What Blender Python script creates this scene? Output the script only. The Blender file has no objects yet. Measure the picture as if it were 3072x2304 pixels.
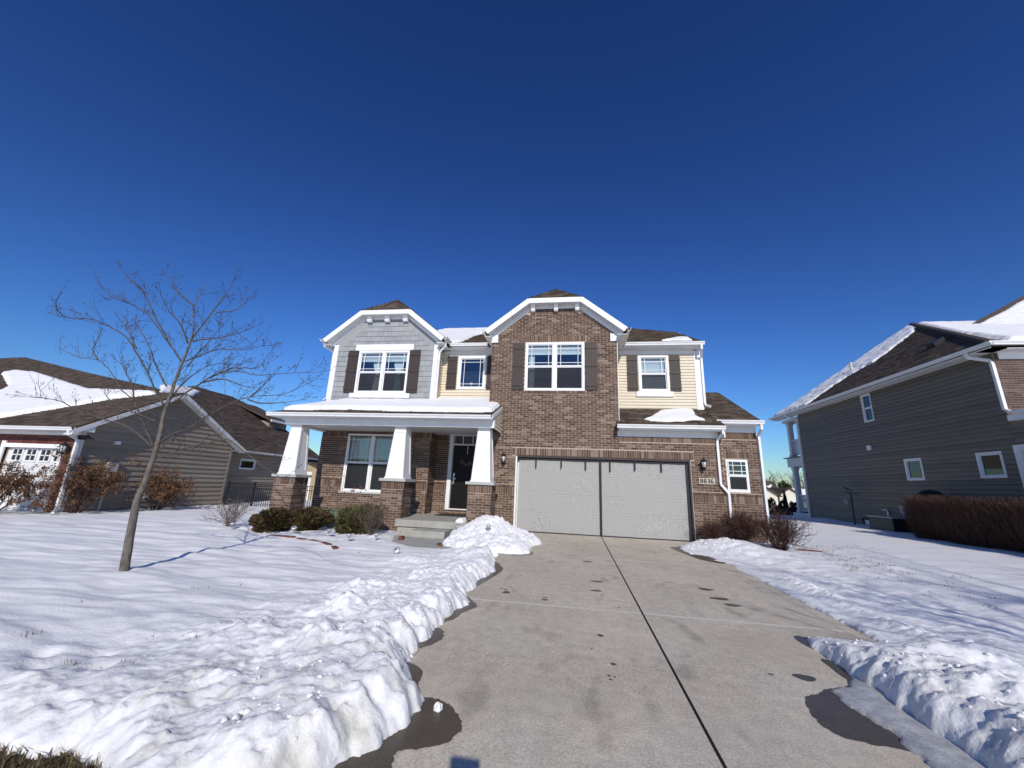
import bpy, math, random
import numpy as np
from mathutils import Vector, Matrix

scene = bpy.context.scene
COL = scene.collection
rnd = random.Random(7)

# ------------------------------------------------------------------ camera
CAM = Vector((-0.787, -11.855, 1.261))
def camera():
    yaw, pitch, roll = math.radians(9.00), math.radians(14.26), math.radians(2.345)
    fwd = Vector((-math.sin(yaw)*math.cos(pitch), math.cos(yaw)*math.cos(pitch), math.sin(pitch)))
    right = Vector((math.cos(yaw), math.sin(yaw), 0))
    up = right.cross(fwd)
    r = right*math.cos(roll) + up*math.sin(roll)
    u = -right*math.sin(roll) + up*math.cos(roll)
    cd = bpy.data.cameras.new('camera')
    cd.sensor_width = 36.0
    cd.lens = 1188.28/3072*36
    cd.clip_start = 0.05
    cd.clip_end = 4000
    co = bpy.data.objects.new('camera', cd)
    M = Matrix(((r.x, u.x, -fwd.x, CAM.x), (r.y, u.y, -fwd.y, CAM.y), (r.z, u.z, -fwd.z, CAM.z), (0, 0, 0, 1)))
    co.matrix_world = M
    COL.objects.link(co)
    scene.camera = co
camera()

# ------------------------------------------------------------------ sky and sun
SUN = Vector((-0.1808, 0.8428, -0.5070))          # direction the light travels
world = bpy.data.worlds.new('World')
scene.world = world
world.use_nodes = True
wn = world.node_tree.nodes; wl = world.node_tree.links
sky = wn.new('ShaderNodeTexSky')
sky.sky_type = 'NISHITA'
sky.sun_disc = False
sky.sun_elevation = math.radians(30.5)
sky.sun_rotation = math.atan2(-SUN.x, -SUN.y)
sky.altitude = 0
sky.air_density = 1.4
sky.dust_density = 0.0
sky.ozone_density = 3.0
gmn = wn.new('ShaderNodeGamma'); gmn.inputs[1].default_value = 1.55
wbl = wn.new('ShaderNodeVectorMath'); wbl.operation = 'MULTIPLY'; wbl.inputs[1].default_value = (0.330, 0.500, 0.850)   # camera white balance
wl.new(sky.outputs[0], gmn.inputs[0]); wl.new(gmn.outputs[0], wbl.inputs[0]); wl.new(wbl.outputs[0], wn['Background'].inputs[0])
wn['Background'].inputs[1].default_value = 0.05
sd = bpy.data.lights.new('sun', 'SUN')
sd.energy = 3.75
sd.angle = math.radians(0.53)
sd.color = (1.0, 0.95, 0.88)
so = bpy.data.objects.new('sun', sd)
so.rotation_euler = SUN.to_track_quat('-Z', 'Y').to_euler()
so.location = (5, -30, 25)
COL.objects.link(so)
vs = scene.view_settings
vs.view_transform = 'Standard'
vs.look = 'None'
vs.exposure = 0.0
vs.gamma = 1.0
vs.use_curve_mapping = False

# ------------------------------------------------------------------ materials
MATS = {}
def mat(name, col, rough=0.7, var=None, tint=None, bump=None, spec=0.3, metal=0.0, stretch=None, ramp=None, sss=0.0):
    if name in MATS:
        return MATS[name]
    m = bpy.data.materials.new(name); m.use_nodes = True
    nt = m.node_tree; N = nt.nodes; L = nt.links
    b = N['Principled BSDF']
    b.inputs['Roughness'].default_value = rough
    b.inputs['Specular IOR Level'].default_value = spec
    b.inputs['Metallic'].default_value = metal
    if sss:
        b.inputs['Subsurface Weight'].default_value = sss
        b.inputs['Subsurface Radius'].default_value = (0.05, 0.06, 0.07)
        b.inputs['Subsurface Scale'].default_value = 0.4
    c4 = (*col, 1)
    out = None
    geo = N.new('ShaderNodeNewGeometry')
    vec = geo.outputs['Position']
    if stretch:
        mp = N.new('ShaderNodeMapping'); mp.inputs['Scale'].default_value = stretch
        L.new(vec, mp.inputs['Vector']); vec = mp.outputs[0]
    if ramp:
        at = N.new('ShaderNodeAttribute'); at.attribute_name = 'tint'
        cr = N.new('ShaderNodeValToRGB')
        els = cr.color_ramp.elements
        for i, (p, c) in enumerate(ramp):
            e = els[i] if i < 2 else els.new(p)
            e.position = p; e.color = (*c, 1)
        L.new(at.outputs['Fac'], cr.inputs['Fac']); out = cr.outputs[0]
    elif tint:
        at = N.new('ShaderNodeAttribute'); at.attribute_name = 'tint'
        mr = N.new('ShaderNodeMapRange')
        mr.inputs['To Min'].default_value = 1-tint; mr.inputs['To Max'].default_value = 1+tint
        L.new(at.outputs['Fac'], mr.inputs['Value'])
        mx = N.new('ShaderNodeVectorMath'); mx.operation = 'SCALE'
        mx.inputs[0].default_value = col
        L.new(mr.outputs[0], mx.inputs['Scale']); out = mx.outputs[0]
    if var:
        sc_, amt = var[0], var[1]
        no = N.new('ShaderNodeTexNoise'); no.inputs['Scale'].default_value = sc_
        no.inputs['Detail'].default_value = var[2] if len(var) > 2 else 4
        L.new(vec, no.inputs['Vector'])
        mr = N.new('ShaderNodeMapRange')
        mr.inputs['From Min'].default_value = 0.3; mr.inputs['From Max'].default_value = 0.7
        mr.inputs['To Min'].default_value = 1-amt; mr.inputs['To Max'].default_value = 1+amt
        L.new(no.outputs['Fac'], mr.inputs['Value'])
        mx = N.new('ShaderNodeVectorMath'); mx.operation = 'SCALE'
        if out is None: mx.inputs[0].default_value = col
        else: L.new(out, mx.inputs[0])
        L.new(mr.outputs[0], mx.inputs['Scale']); out = mx.outputs[0]
    if out is None: b.inputs['Base Color'].default_value = c4
    else: L.new(out, b.inputs['Base Color'])
    if bump:
        no = N.new('ShaderNodeTexNoise'); no.inputs['Scale'].default_value = bump[0]
        no.inputs['Detail'].default_value = 5
        L.new(vec, no.inputs['Vector'])
        bp = N.new('ShaderNodeBump'); bp.inputs['Strength'].default_value = bump[1]; bp.inputs['Distance'].default_value = bump[2]
        L.new(no.outputs['Fac'], bp.inputs['Height']); L.new(bp.outputs[0], b.inputs['Normal'])
    MATS[name] = m
    return m

def mat_glass(name, tintc=(0.9, 0.95, 0.97), refl=1.0):
    m = bpy.data.materials.new(name); m.use_nodes = True
    nt = m.node_tree; N = nt.nodes; L = nt.links
    N.remove(N['Principled BSDF'])
    tr = N.new('ShaderNodeBsdfTransparent'); tr.inputs[0].default_value = (*tintc, 1)
    gl = N.new('ShaderNodeBsdfGlossy'); gl.inputs['Roughness'].default_value = 0.02
    fr = N.new('ShaderNodeFresnel'); fr.inputs['IOR'].default_value = 1.55
    mu = N.new('ShaderNodeMath'); mu.operation = 'MULTIPLY'; mu.inputs[1].default_value = 1.5*refl; mu.use_clamp = True
    mx = N.new('ShaderNodeMixShader')
    L.new(fr.outputs[0], mu.inputs[0]); L.new(mu.outputs[0], mx.inputs[0])
    L.new(tr.outputs[0], mx.inputs[1]); L.new(gl.outputs[0], mx.inputs[2])
    L.new(mx.outputs[0], N['Material Output'].inputs[0])
    return m

def mat_mesh_screen(name, col, alpha, moire=False):
    m = bpy.data.materials.new(name); m.use_nodes = True
    nt = m.node_tree; N = nt.nodes; L = nt.links
    b = N['Principled BSDF']; b.inputs['Roughness'].default_value = 0.85; b.inputs['Specular IOR Level'].default_value = 0.1
    b.inputs['Base Color'].default_value = (*col, 1)
    b.inputs['Alpha'].default_value = alpha
    if moire:
        geo = N.new('ShaderNodeNewGeometry')
        mp = N.new('ShaderNodeMapping'); mp.inputs['Scale'].default_value = (0.9, 1, 0.45)
        L.new(geo.outputs['Position'], mp.inputs['Vector'])
        n1 = N.new('ShaderNodeTexNoise'); n1.inputs['Scale'].default_value = 3.4; n1.inputs['Detail'].default_value = 2
        L.new(mp.outputs[0], n1.inputs['Vector'])
        w = N.new('ShaderNodeMath'); w.operation = 'MULTIPLY'; w.inputs[1].default_value = 105.0
        L.new(n1.outputs['Fac'], w.inputs[0])
        s = N.new('ShaderNodeMath'); s.operation = 'SINE'; L.new(w.outputs[0], s.inputs[0])
        n2 = N.new('ShaderNodeTexNoise'); n2.inputs['Scale'].default_value = 1.4; n2.inputs['Detail'].default_value = 1
        L.new(geo.outputs['Position'], n2.inputs['Vector'])
        am = N.new('ShaderNodeMapRange'); am.inputs['From Min'].default_value = 0.35; am.inputs['From Max'].default_value = 0.65
        am.inputs['To Min'].default_value = 0.0; am.inputs['To Max'].default_value = 0.10
        L.new(n2.outputs['Fac'], am.inputs['Value'])
        mul = N.new('ShaderNodeMath'); mul.operation = 'MULTIPLY'; L.new(s.outputs[0], mul.inputs[0]); L.new(am.outputs[0], mul.inputs[1])
        ad = N.new('ShaderNodeMath'); ad.operation = 'ADD'; ad.inputs[1].default_value = 1.0; L.new(mul.outputs[0], ad.inputs[0])
        vm = N.new('ShaderNodeVectorMath'); vm.operation = 'SCALE'; vm.inputs[0].default_value = col
        L.new(ad.outputs[0], vm.inputs['Scale']); L.new(vm.outputs[0], b.inputs['Base Color'])
    return m

BRICK_RAMP = [(0.0, (0.072, 0.045, 0.032)), (1.0, (0.245, 0.186, 0.143)), (0.30, (0.118, 0.073, 0.051)), (0.65, (0.145, 0.091, 0.064)), (0.80, (0.168, 0.117, 0.087))]
M_brick = mat('brick_brown', (0.15, 0.1, 0.07), 0.85, var=(42, 0.22), ramp=BRICK_RAMP, bump=(120, 0.35, 0.004))
M_mortar = mat('mortar', (0.45, 0.35, 0.27), 0.95, var=(30, 0.15), bump=(150, 0.3, 0.003))
RED_RAMP = [(0.0, (0.085, 0.024, 0.020)), (1.0, (0.17, 0.065, 0.05)), (0.5, (0.13, 0.036, 0.028))]
M_brick_red = mat('brick_red', (0.15, 0.05, 0.04), 0.85, var=(40, 0.25), ramp=RED_RAMP, bump=(120, 0.35, 0.004))
M_mortar_l = mat('mortar_left', (0.33, 0.22, 0.19), 0.95)
DKB_RAMP = [(0.0, (0.07, 0.045, 0.038)), (1.0, (0.15, 0.10, 0.085)), (0.5, (0.105, 0.066, 0.055))]
M_brick_dk = mat('brick_dark', (0.1, 0.07, 0.06), 0.85, var=(40, 0.25), ramp=DKB_RAMP, bump=(120, 0.35, 0.004))
M_white = mat('white_trim', (0.77, 0.765, 0.745), 0.5, var=(3.5, 0.05, 7), bump=(60, 0.05, 0.002))
M_gutter = mat('gutter_white', (0.74, 0.735, 0.715), 0.4, var=(4, 0.06, 7))
M_soffit = mat('soffit_vinyl', (0.70, 0.70, 0.69), 0.55)
M_frieze = mat('frieze_grey', (0.74, 0.74, 0.73), 0.55)
M_yellow = mat('siding_yellow', (0.66, 0.585, 0.44), 0.6, var=(3, 0.04), bump=(25, 0.08, 0.002), stretch=(1, 1, 4))
M_shake = mat('shake_grey', (0.30, 0.305, 0.30), 0.75, tint=0.10, bump=(30, 0.5, 0.004), stretch=(4, 4, 0.6))
M_shutter = mat('shutter_brown', (0.052, 0.037, 0.032), 0.55, bump=(40, 0.2, 0.002), stretch=(3, 3, 0.4))
M_sid_l = mat('siding_taupe', (0.30, 0.250, 0.198), 0.6, tint=0.10, var=(1.2, 0.08), bump=(25, 0.08, 0.002), stretch=(1, 1, 4))
M_sid_r = mat('siding_olive_grey', (0.180, 0.158, 0.126), 0.6, tint=0.14, var=(1.2, 0.06), bump=(25, 0.08, 0.002), stretch=(1, 1, 4))
M_sid_b = mat('siding_tan', (0.42, 0.34, 0.22), 0.6)
SH_RAMP = [(0.0, (0.048, 0.036, 0.027)), (1.0, (0.150, 0.112, 0.080)), (0.5, (0.092, 0.069, 0.050))]
M_shingle = mat('shingle_brown', (0.1, 0.08, 0.06), 0.95, var=(90, 0.28), ramp=SH_RAMP, bump=(220, 0.5, 0.003), spec=0.15)
SH2_RAMP = [(0.0, (0.058, 0.043, 0.034)), (1.0, (0.125, 0.094, 0.074)), (0.5, (0.090, 0.067, 0.052))]
M_shingle2 = mat('shingle_far', (0.1, 0.08, 0.06), 0.95, var=(60, 0.2), ramp=SH2_RAMP, spec=0.15)
M_deck = mat('roof_deck', (0.05, 0.04, 0.03), 0.95)
M_concrete = mat('concrete', (0.33, 0.31, 0.275), 0.9, var=(1.5, 0.10, 8), bump=(140, 0.25, 0.003))
M_capstone = mat('cap_stone', (0.42, 0.41, 0.38), 0.85, var=(12, 0.12), bump=(80, 0.3, 0.003))
M_slab = mat('porch_concrete', (0.36, 0.345, 0.30), 0.9, var=(4, 0.14, 6), bump=(120, 0.3, 0.003))
M_glass = mat_glass('window_glass')
M_screen = mat_mesh_screen('insect_screen', (0.045, 0.045, 0.048), 0.42)
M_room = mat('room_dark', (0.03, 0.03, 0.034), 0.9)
M_blind = mat('blind_white', (0.72, 0.73, 0.72), 0.6)
M_curtain = mat('curtain_white', (0.70, 0.71, 0.70), 0.8)
M_curtain_g = mat('curtain_green', (0.20, 0.34, 0.33), 0.8)
M_black = mat('black_metal', (0.012, 0.012, 0.013), 0.4, spec=0.5)
M_blackfr = mat('black_tape', (0.02, 0.018, 0.022), 0.6)
M_door = mat('door_black', (0.008, 0.0065, 0.006), 0.45, spec=0.2)
M_gdoor = mat('garage_door_white', (0.70, 0.69, 0.66), 0.5)
M_gscreen = mat_mesh_screen('garage_screen', (0.405, 0.395, 0.365), 0.84, moire=True)
M_steel = mat('steel', (0.55, 0.55, 0.56), 0.25, metal=1.0)
M_frost = mat('frosted_glass', (0.55, 0.56, 0.55), 0.3)
M_plaque = mat('plaque_stone', (0.56, 0.52, 0.43), 0.8, var=(20, 0.08))
M_brownmetal = mat('brown_trim', (0.05, 0.035, 0.032), 0.5)

# ------------------------------------------------------------------ mesh helpers
class MB:
    def __init__(s):
        s.v = []; s.f = []; s.t = []
    def add(s, vs, fs, t=0.5):
        n = len(s.v); s.v.extend(vs)
        for f in fs: s.f.append(tuple(i+n for i in f))
        s.t.extend([t]*len(fs))
    def box(s, x0, x1, y0, y1, z0, z1, t=0.5):
        s.add([(x0,y0,z0),(x1,y0,z0),(x1,y1,z0),(x0,y1,z0),(x0,y0,z1),(x1,y0,z1),(x1,y1,z1),(x0,y1,z1)],
              [(0,3,2,1),(4,5,6,7),(0,1,5,4),(1,2,6,5),(2,3,7,6),(3,0,4,7)], t)
        return s
    def prism(s, poly, d, t=0.5):
        n = len(poly); d = Vector(d)
        a = [tuple(p) for p in poly]; b = [tuple(Vector(p)+d) for p in poly]
        s.add(a+b, [tuple(range(n-1,-1,-1)), tuple(range(n,2*n))] + [(i,(i+1)%n,n+(i+1)%n,n+i) for i in range(n)], t)
        return s
    def loft(s, rings, t=0.5, close=True, caps=True):
        n = len(rings[0]); vs = [tuple(p) for r in rings for p in r]; fs = []
        for k in range(len(rings)-1):
            for i in range(n if close else n-1):
                j = (i+1) % n
                fs.append((k*n+i, k*n+j, (k+1)*n+j, (k+1)*n+i))
        if caps:
            fs.append(tuple(range(n-1,-1,-1))); fs.append(tuple(range((len(rings)-1)*n, len(rings)*n)))
        s.add(vs, fs, t); return s
    def lathe(s, c, prof, n=12, t=0.5, ax=None):
        rings = []
        for r, z in prof:
            rings.append([(c[0]+r*math.cos(2*math.pi*i/n), c[1]+r*math.sin(2*math.pi*i/n), c[2]+z) for i in range(n)])
        return s.loft(rings, t)
    def tube(s, pts, rad, n=6, t=0.5, flat=None):
        pts = [Vector(p) for p in pts]
        if not isinstance(rad, (list, tuple)): rad = [rad]*len(pts)
        rings = []; ref = Vector((0.31, 0.17, 0.93)) if flat is None else Vector(flat)
        for i, p in enumerate(pts):
            a = pts[max(i-1, 0)]; b = pts[min(i+1, len(pts)-1)]
            d = (b-a)
            if d.length < 1e-9: d = Vector((0,0,1))
            d.normalize()
            u = ref - d*ref.dot(d)
            if u.length < 1e-3: u = d.orthogonal()
            u.normalize(); w = d.cross(u)
            off = math.pi/4 if n == 4 else 0
            rings.append([tuple(p + (u*math.cos(2*math.pi*k/n+off) + w*math.sin(2*math.pi*k/n+off))*rad[i]) for k in range(n)])
        return s.loft(rings, t)
    def mesh(s, name):
        me = bpy.data.meshes.new(name)
        me.from_pydata(s.v, [], s.f)
        at = me.attributes.new('tint', 'FLOAT', 'FACE')
        at.data.foreach_set('value', s.t)
        return me
    def build(s, name, m, parent=None, smooth=False):
        me = s.mesh(name); me.materials.append(m)
        if smooth: me.polygons.foreach_set('use_smooth', [True]*len(me.polygons))
        me.update()
        return link(bpy.data.objects.new(name, me), parent)

def link(o, parent=None):
    COL.objects.link(o)
    if parent is not None:
        o.parent = parent
        if parent.type == 'EMPTY':
            o.matrix_parent_inverse = Matrix.Translation(-parent.location)
    return o
def thing(name, loc, label, cat, group=None):
    o = bpy.data.objects.new(name, None); o.location = loc; o.empty_display_size = 0.2
    COL.objects.link(o); tag(o, label, cat, group); return o
def tag(o, label=None, cat=None, group=None, kind=None):
    if label: o['label'] = label
    if cat: o['category'] = cat
    if group: o['group'] = group
    if kind: o['kind'] = kind
    return o
def bx(name, m, parent, *a):
    return MB().box(*a).build(name, m, parent)

def np_mesh(name, V, F, m, parent=None, smooth=True):
    me = bpy.data.meshes.new(name)
    me.vertices.add(len(V)); me.vertices.foreach_set('co', np.asarray(V, np.float32).ravel())
    F = np.asarray(F, np.int32); k = F.shape[1]
    me.loops.add(F.size); me.loops.foreach_set('vertex_index', F.ravel())
    me.polygons.add(len(F)); me.polygons.foreach_set('loop_start', np.arange(0, F.size, k, dtype=np.int32))
    me.polygons.foreach_set('loop_total', np.full(len(F), k, np.int32))
    me.polygons.foreach_set('use_smooth', np.full(len(F), smooth))
    me.materials.append(m); me.update(calc_edges=True); me.validate()
    return link(bpy.data.objects.new(name, me), parent)

# numpy gradient noise
_perm = np.random.RandomState(11).permutation(256)
_perm = np.concatenate([_perm, _perm])
_ga = np.random.RandomState(5).rand(256)*2*np.pi
_gx, _gy = np.cos(_ga), np.sin(_ga)
def pnoise(x, y):
    xi = np.floor(x).astype(int); yi = np.floor(y).astype(int)
    xf = x-xi; yf = y-yi; xi &= 255; yi &= 255
    u = xf*xf*xf*(xf*(xf*6-15)+10); v = yf*yf*yf*(yf*(yf*6-15)+10)
    def g(ix, iy, fx, fy):
        h = _perm[_perm[ix & 255]+(iy & 255)]
        return _gx[h]*fx+_gy[h]*fy
    a = g(xi, yi, xf, yf); b = g(xi+1, yi, xf-1, yf); c = g(xi, yi+1, xf, yf-1); d = g(xi+1, yi+1, xf-1, yf-1)
    return (a+u*(b-a)) + v*((c+u*(d-c))-(a+u*(b-a)))
def fbm(x, y, o=4, gain=0.5, lac=2.03):
    r = 0; a = 1.0
    for i in range(o):
        r = r+a*pnoise(x+i*17.3, y-i*9.7); x = x*lac; y = y*lac; a *= gain
    return r
def sdist(px, py, poly):
    """signed distance, positive inside the polygon"""
    d = np.full(px.shape, 1e9); ins = np.zeros(px.shape, bool)
    n = len(poly)
    for i in range(n):
        ax, ay = poly[i]; bx_, by_ = poly[(i+1) % n]
        ex, ey = bx_-ax, by_-ay
        t = np.clip(((px-ax)*ex+(py-ay)*ey)/(ex*ex+ey*ey+1e-12), 0, 1)
        d = np.minimum(d, np.hypot(px-ax-t*ex, py-ay-t*ey))
        if ay != by_:
            c = ((ay > py) != (by_ > py)) & (px < (bx_-ax)*(py-ay)/(by_-ay)+ax)
            ins ^= c
    return np.where(ins, d, -d)

# ------------------------------------------------------------------ bricks, planks, shingles
def clip_iv(a, b, cuts):
    iv = [(a, b)]
    for c, d in cuts:
        nx = []
        for s, e in iv:
            if d <= s or c >= e: nx.append((s, e)); continue
            if c > s: nx.append((s, c))
            if d < e: nx.append((d, e))
        iv = nx
    return [(s, e) for s, e in iv if e-s > 0.012]

class BrickSet:
    """collects the bricks of one building; nearest ones become single parts, the rest one joined part"""
    def __init__(s, m, mm): s.b = []; s.m = m; s.mm = mm
    def add(s, part, face, plane, u0, u1, z0, z1, proud=0.009):
        t = rnd.random()
        if rnd.random() < 0.16: t = 0.8+0.2*rnd.random()
        else: t *= 0.72
        if face == 'y-': c = ((u0+u1)/2, plane-proud/2+0.006, (z0+z1)/2); h = ((u1-u0)/2, (proud+0.012)/2, (z1-z0)/2)
        elif face == 'x+': c = (plane+proud/2-0.006, (u0+u1)/2, (z0+z1)/2); h = ((proud+0.012)/2, (u1-u0)/2, (z1-z0)/2)
        else: c = (plane-proud/2+0.006, (u0+u1)/2, (z0+z1)/2); h = ((proud+0.012)/2, (u1-u0)/2, (z1-z0)/2)
        s.b.append((part, c, h, t))
    def wall(s, part, face, plane, u0, u1, z0, z1, holes=(), soldiers=(), lim=None, rowlocks=()):
        """running bond between z0 and z1; soldiers = (u0,u1,z0,z1); lim(z)->(ulo,uhi)"""
        ch = 0.0677; k = 0; z = z0
        while z < z1-0.01:
            zt = min(z+0.0560, z1)
            bl = list(soldiers)+list(rowlocks)
            cuts = [(h[0], h[1]) for h in holes if h[2] < zt and h[3] > z]
            hit = [h for h in bl if h[2] < zt+0.006 and h[3] > z-0.006]
            cuts += [(h[0]-0.005, h[1]+0.005) for h in hit]
            lo, hi = u0, u1
            if lim:
                l1 = lim(zt); lo, hi = max(lo, l1[0]), min(hi, l1[1])
            u = u0 - (0.1065 if k % 2 else 0.0)
            while u < hi:
                a, b = max(u, lo), min(u+0.200, hi)
                if b-a > 0.02:
                    for p, q in clip_iv(a, b, cuts):
                        if q-p > 0.015: s.add(part, face, plane, p, q, z, zt)
                    for h in hit:            # course cut short by a soldier or rowlock band
                        p, q = max(a, h[0]), min(b, h[1])
                        if q-p < 0.02: continue
                        lows = max([z]+[g[3]+0.012 for g in hit if g[3] < zt and g[0] < q and g[1] > p])
                        tops = min([zt]+[g[2]-0.012 for g in hit if g[2] > z and g[0] < q and g[1] > p])
                        if tops-lows > 0.018 and not any(g[2] < lows+0.005 and g[3] > tops-0.005 for g in hit if g[0] < q and g[1] > p) and not any(g[0] < q and g[1] > p and g[2] < tops and g[3] > lows for g in holes): s.add(part, face, plane, p, q, lows, tops)
                u += 0.213
            z += ch; k += 1
        for (a, b, c, d) in soldiers:
            n = max(1, round((b-a)/0.0677)); st = (b-a)/n
            for i in range(n): s.add(part, face, plane, a+i*st+0.005, a+(i+1)*st-0.005, c, d, 0.011)
        for (a, b, c, d) in rowlocks:
            n = max(1, round((b-a)/0.0677)); st = (b-a)/n
            for i in range(n): s.add(part, face, plane, a+i*st+0.005, a+(i+1)*st-0.005, c, d, 0.035)
    def finish(s, house, limit=300, maxdist=1e9, restname='brick_field'):
        s.b.sort(key=lambda r: (Vector(r[1])-CAM).length)
        cache = {}; rest = MB()
        for i, (part, c, h, t) in enumerate(s.b):
            if i < limit:
                key = tuple(round(x, 2) for x in h)+(int(t*8),)
                me = cache.get(key)
                if me is None:
                    me = MB().box(-h[0], h[0], -h[1], h[1], -h[2], h[2], int(t*8)/8+0.06).mesh('brick'); me.materials.append(s.m); cache[key] = me
                o = bpy.data.objects.new('brick', me); o.location = c
                COL.objects.link(o); o.parent = part
            else:
                rest.box(c[0]-h[0], c[0]+h[0], c[1]-h[1], c[1]+h[1], c[2]-h[2], c[2]+h[2], t)
        if rest.v: tag(rest.build(restname, s.m, house), kind='stuff')

def wall_cells(mb, face, plane, depth, u0, u1, z0, z1, holes=()):
    us = sorted({u0, u1, *[min(max(h[i], u0), u1) for h in holes for i in (0, 1)]})
    zs = sorted({z0, z1, *[min(max(h[i], z0), z1) for h in holes for i in (2, 3)]})
    for i in range(len(us)-1):
        for j in range(len(zs)-1):
            a, b, c, d = us[i], us[i+1], zs[j], zs[j+1]
            mu, mz = (a+b)/2, (c+d)/2
            if b-a < 1e-4 or d-c < 1e-4 or any(h[0] < mu < h[1] and h[2] < mz < h[3] for h in holes): continue
            if face == 'y-': mb.box(a, b, plane, plane+depth, c, d)
            elif face == 'x+': mb.box(plane-depth, plane, a, b, c, d)
            else: mb.box(plane, plane+depth, a, b, c, d)

def planks(part, face, plane, u0, u1, z0, z1, e, m, holes=(), lim=None, name='siding_plank', lip=0.030):
    z = z0; sgn = {'y-': -1, 'x-': -1, 'x+': 1}[face]
    while z < z1-0.01:
        zt = min(z+e, z1)
        lo, hi = (u0, u1)
        if lim: l = lim((z+zt)/2); lo, hi = max(lo, l[0]), min(hi, l[1])
        cuts = [(h[0], h[1]) for h in holes if h[2] < zt-0.01 and h[3] > z+0.01]
        for a, b in clip_iv(lo, hi, cuts):
            if b-a < 0.03: continue
            pr = [(plane+sgn*0.003, z), (plane+sgn*lip, z+e*0.02), (plane+sgn*lip*0.87, z+e*0.44), (plane+sgn*lip*0.55, z+e*0.47), (plane+sgn*0.006, zt), (plane+sgn*0.003, zt)]
            mb = MB()
            if face == 'y-': mb.prism([(a, p, q) for p, q in pr], (b-a, 0, 0), rnd.random())
            else: mb.prism([(p, a, q) for p, q in pr], (0, b-a, 0), rnd.random())
            mb.build(name, m, part)
        z += e

class ShingleSet:
    def __init__(s, m): s.r = []; s.m = m
    def plane(s, part, O, U, S, poly, e=0.145, single=True, wmul=1.0):
        """O eave origin, U along eave, S up the slope, poly in (u,s)"""
        O = Vector(O); U = Vector(U).normalized(); S = Vector(S).normalized(); Nn = U.cross(S)
        if Nn.z < 0: Nn = -Nn
        smin = min(p[1] for p in poly); smax = max(p[1] for p in poly)
        W = (0.16, 0.22, 0.28, 0.34); k = 0; y = smin
        while y < smax-0.02:
            yt = min(y+e, smax); ym = (y+yt)/2
            xs = []
            for i in range(len(poly)):
                a, b = poly[i], poly[(i+1) % len(poly)]
                if (a[1] > ym) != (b[1] > ym): xs.append(a[0]+(ym-a[1])*(b[0]-a[0])/(b[1]-a[1]))
            xs.sort()
            for i in range(0, len(xs)-1, 2):
                u = xs[i]-rnd.random()*0.12
                while u < xs[i+1]:
                    w = rnd.choice(W)*wmul; a = max(u, xs[i]); b = min(u+w, xs[i+1])
                    if b-a > 0.01: s.r.append((part, O, U, S, Nn, a, b, y, yt, rnd.random(), 0.010+0.008*(rnd.random() < 0.4), single and abs(b-a-w) < 1e-6 and yt-y > e-1e-4))
                    u += w
            y += e; k += 1
    def finish(s, house, limit=300, restname='shingle_field'):
        s.r.sort(key=lambda r: (r[1]+r[2]*((r[5]+r[6])/2)+r[3]*r[7]-CAM).length)
        cache = {}; n = 0; rest = MB()
        for part, O, U, S, Nn, a, b, y, yt, t, th, ok in s.r:
            if ok and n < limit:
                key = (round(b-a, 3), int(t*6), th)
                if key not in cache:
                    w = b-a; e = yt-y
                    me = MB(); me.add([(0.003,0,0),(w-0.003,0,0),(w-0.003,e+0.01,0),(0.003,e+0.01,0),(0.003,0,th),(w-0.003,0,th),(w-0.003,e+0.01,0.001),(0.003,e+0.01,0.001)],
                        [(4,5,6,7),(0,1,5,4),(1,2,6,5),(3,0,4,7)], int(t*6)/6+0.08)
                    me = me.mesh('shingle'); me.materials.append(s.m); cache[key] = me
                o = bpy.data.objects.new('shingle', cache[key])
                P = O+U*a+S*y; Vv = Nn.cross(U)
                if Vv.dot(S) > 0:
                    o.matrix_world = Matrix(((U.x,Vv.x,Nn.x,P.x),(U.y,Vv.y,Nn.y,P.y),(U.z,Vv.z,Nn.z,P.z),(0,0,0,1)))
                else:
                    P = O+U*b+S*y
                    o.matrix_world = Matrix(((-U.x,S.x,Nn.x,P.x),(-U.y,S.y,Nn.y,P.y),(-U.z,S.z,Nn.z,P.z),(0,0,0,1)))
                COL.objects.link(o); o.parent = part; n += 1
            else:
                p = lambda u_, s_, h: tuple(O+U*u_+S*s_+Nn*h)
                g = 0.003
                q = [p(a+g,y,0),p(b-g,y,0),p(b-g,yt+0.01,0),p(a+g,yt+0.01,0),p(a+g,y,th),p(b-g,y,th),p(b-g,yt+0.01,0.001),p(a+g,yt+0.01,0.001)]
                rest.add(q, [(4,5,6,7),(0,1,5,4),(1,2,6,5),(3,0,4,7)], t)
        if rest.v: tag(rest.build(restname, s.m, house), kind='stuff')

def roof_deck(name, parent, pts, m=None, th=0.1):
    mb = MB(); mb.prism(pts, (0, 0, -th)); return mb.build(name, m or M_deck, parent)

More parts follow.
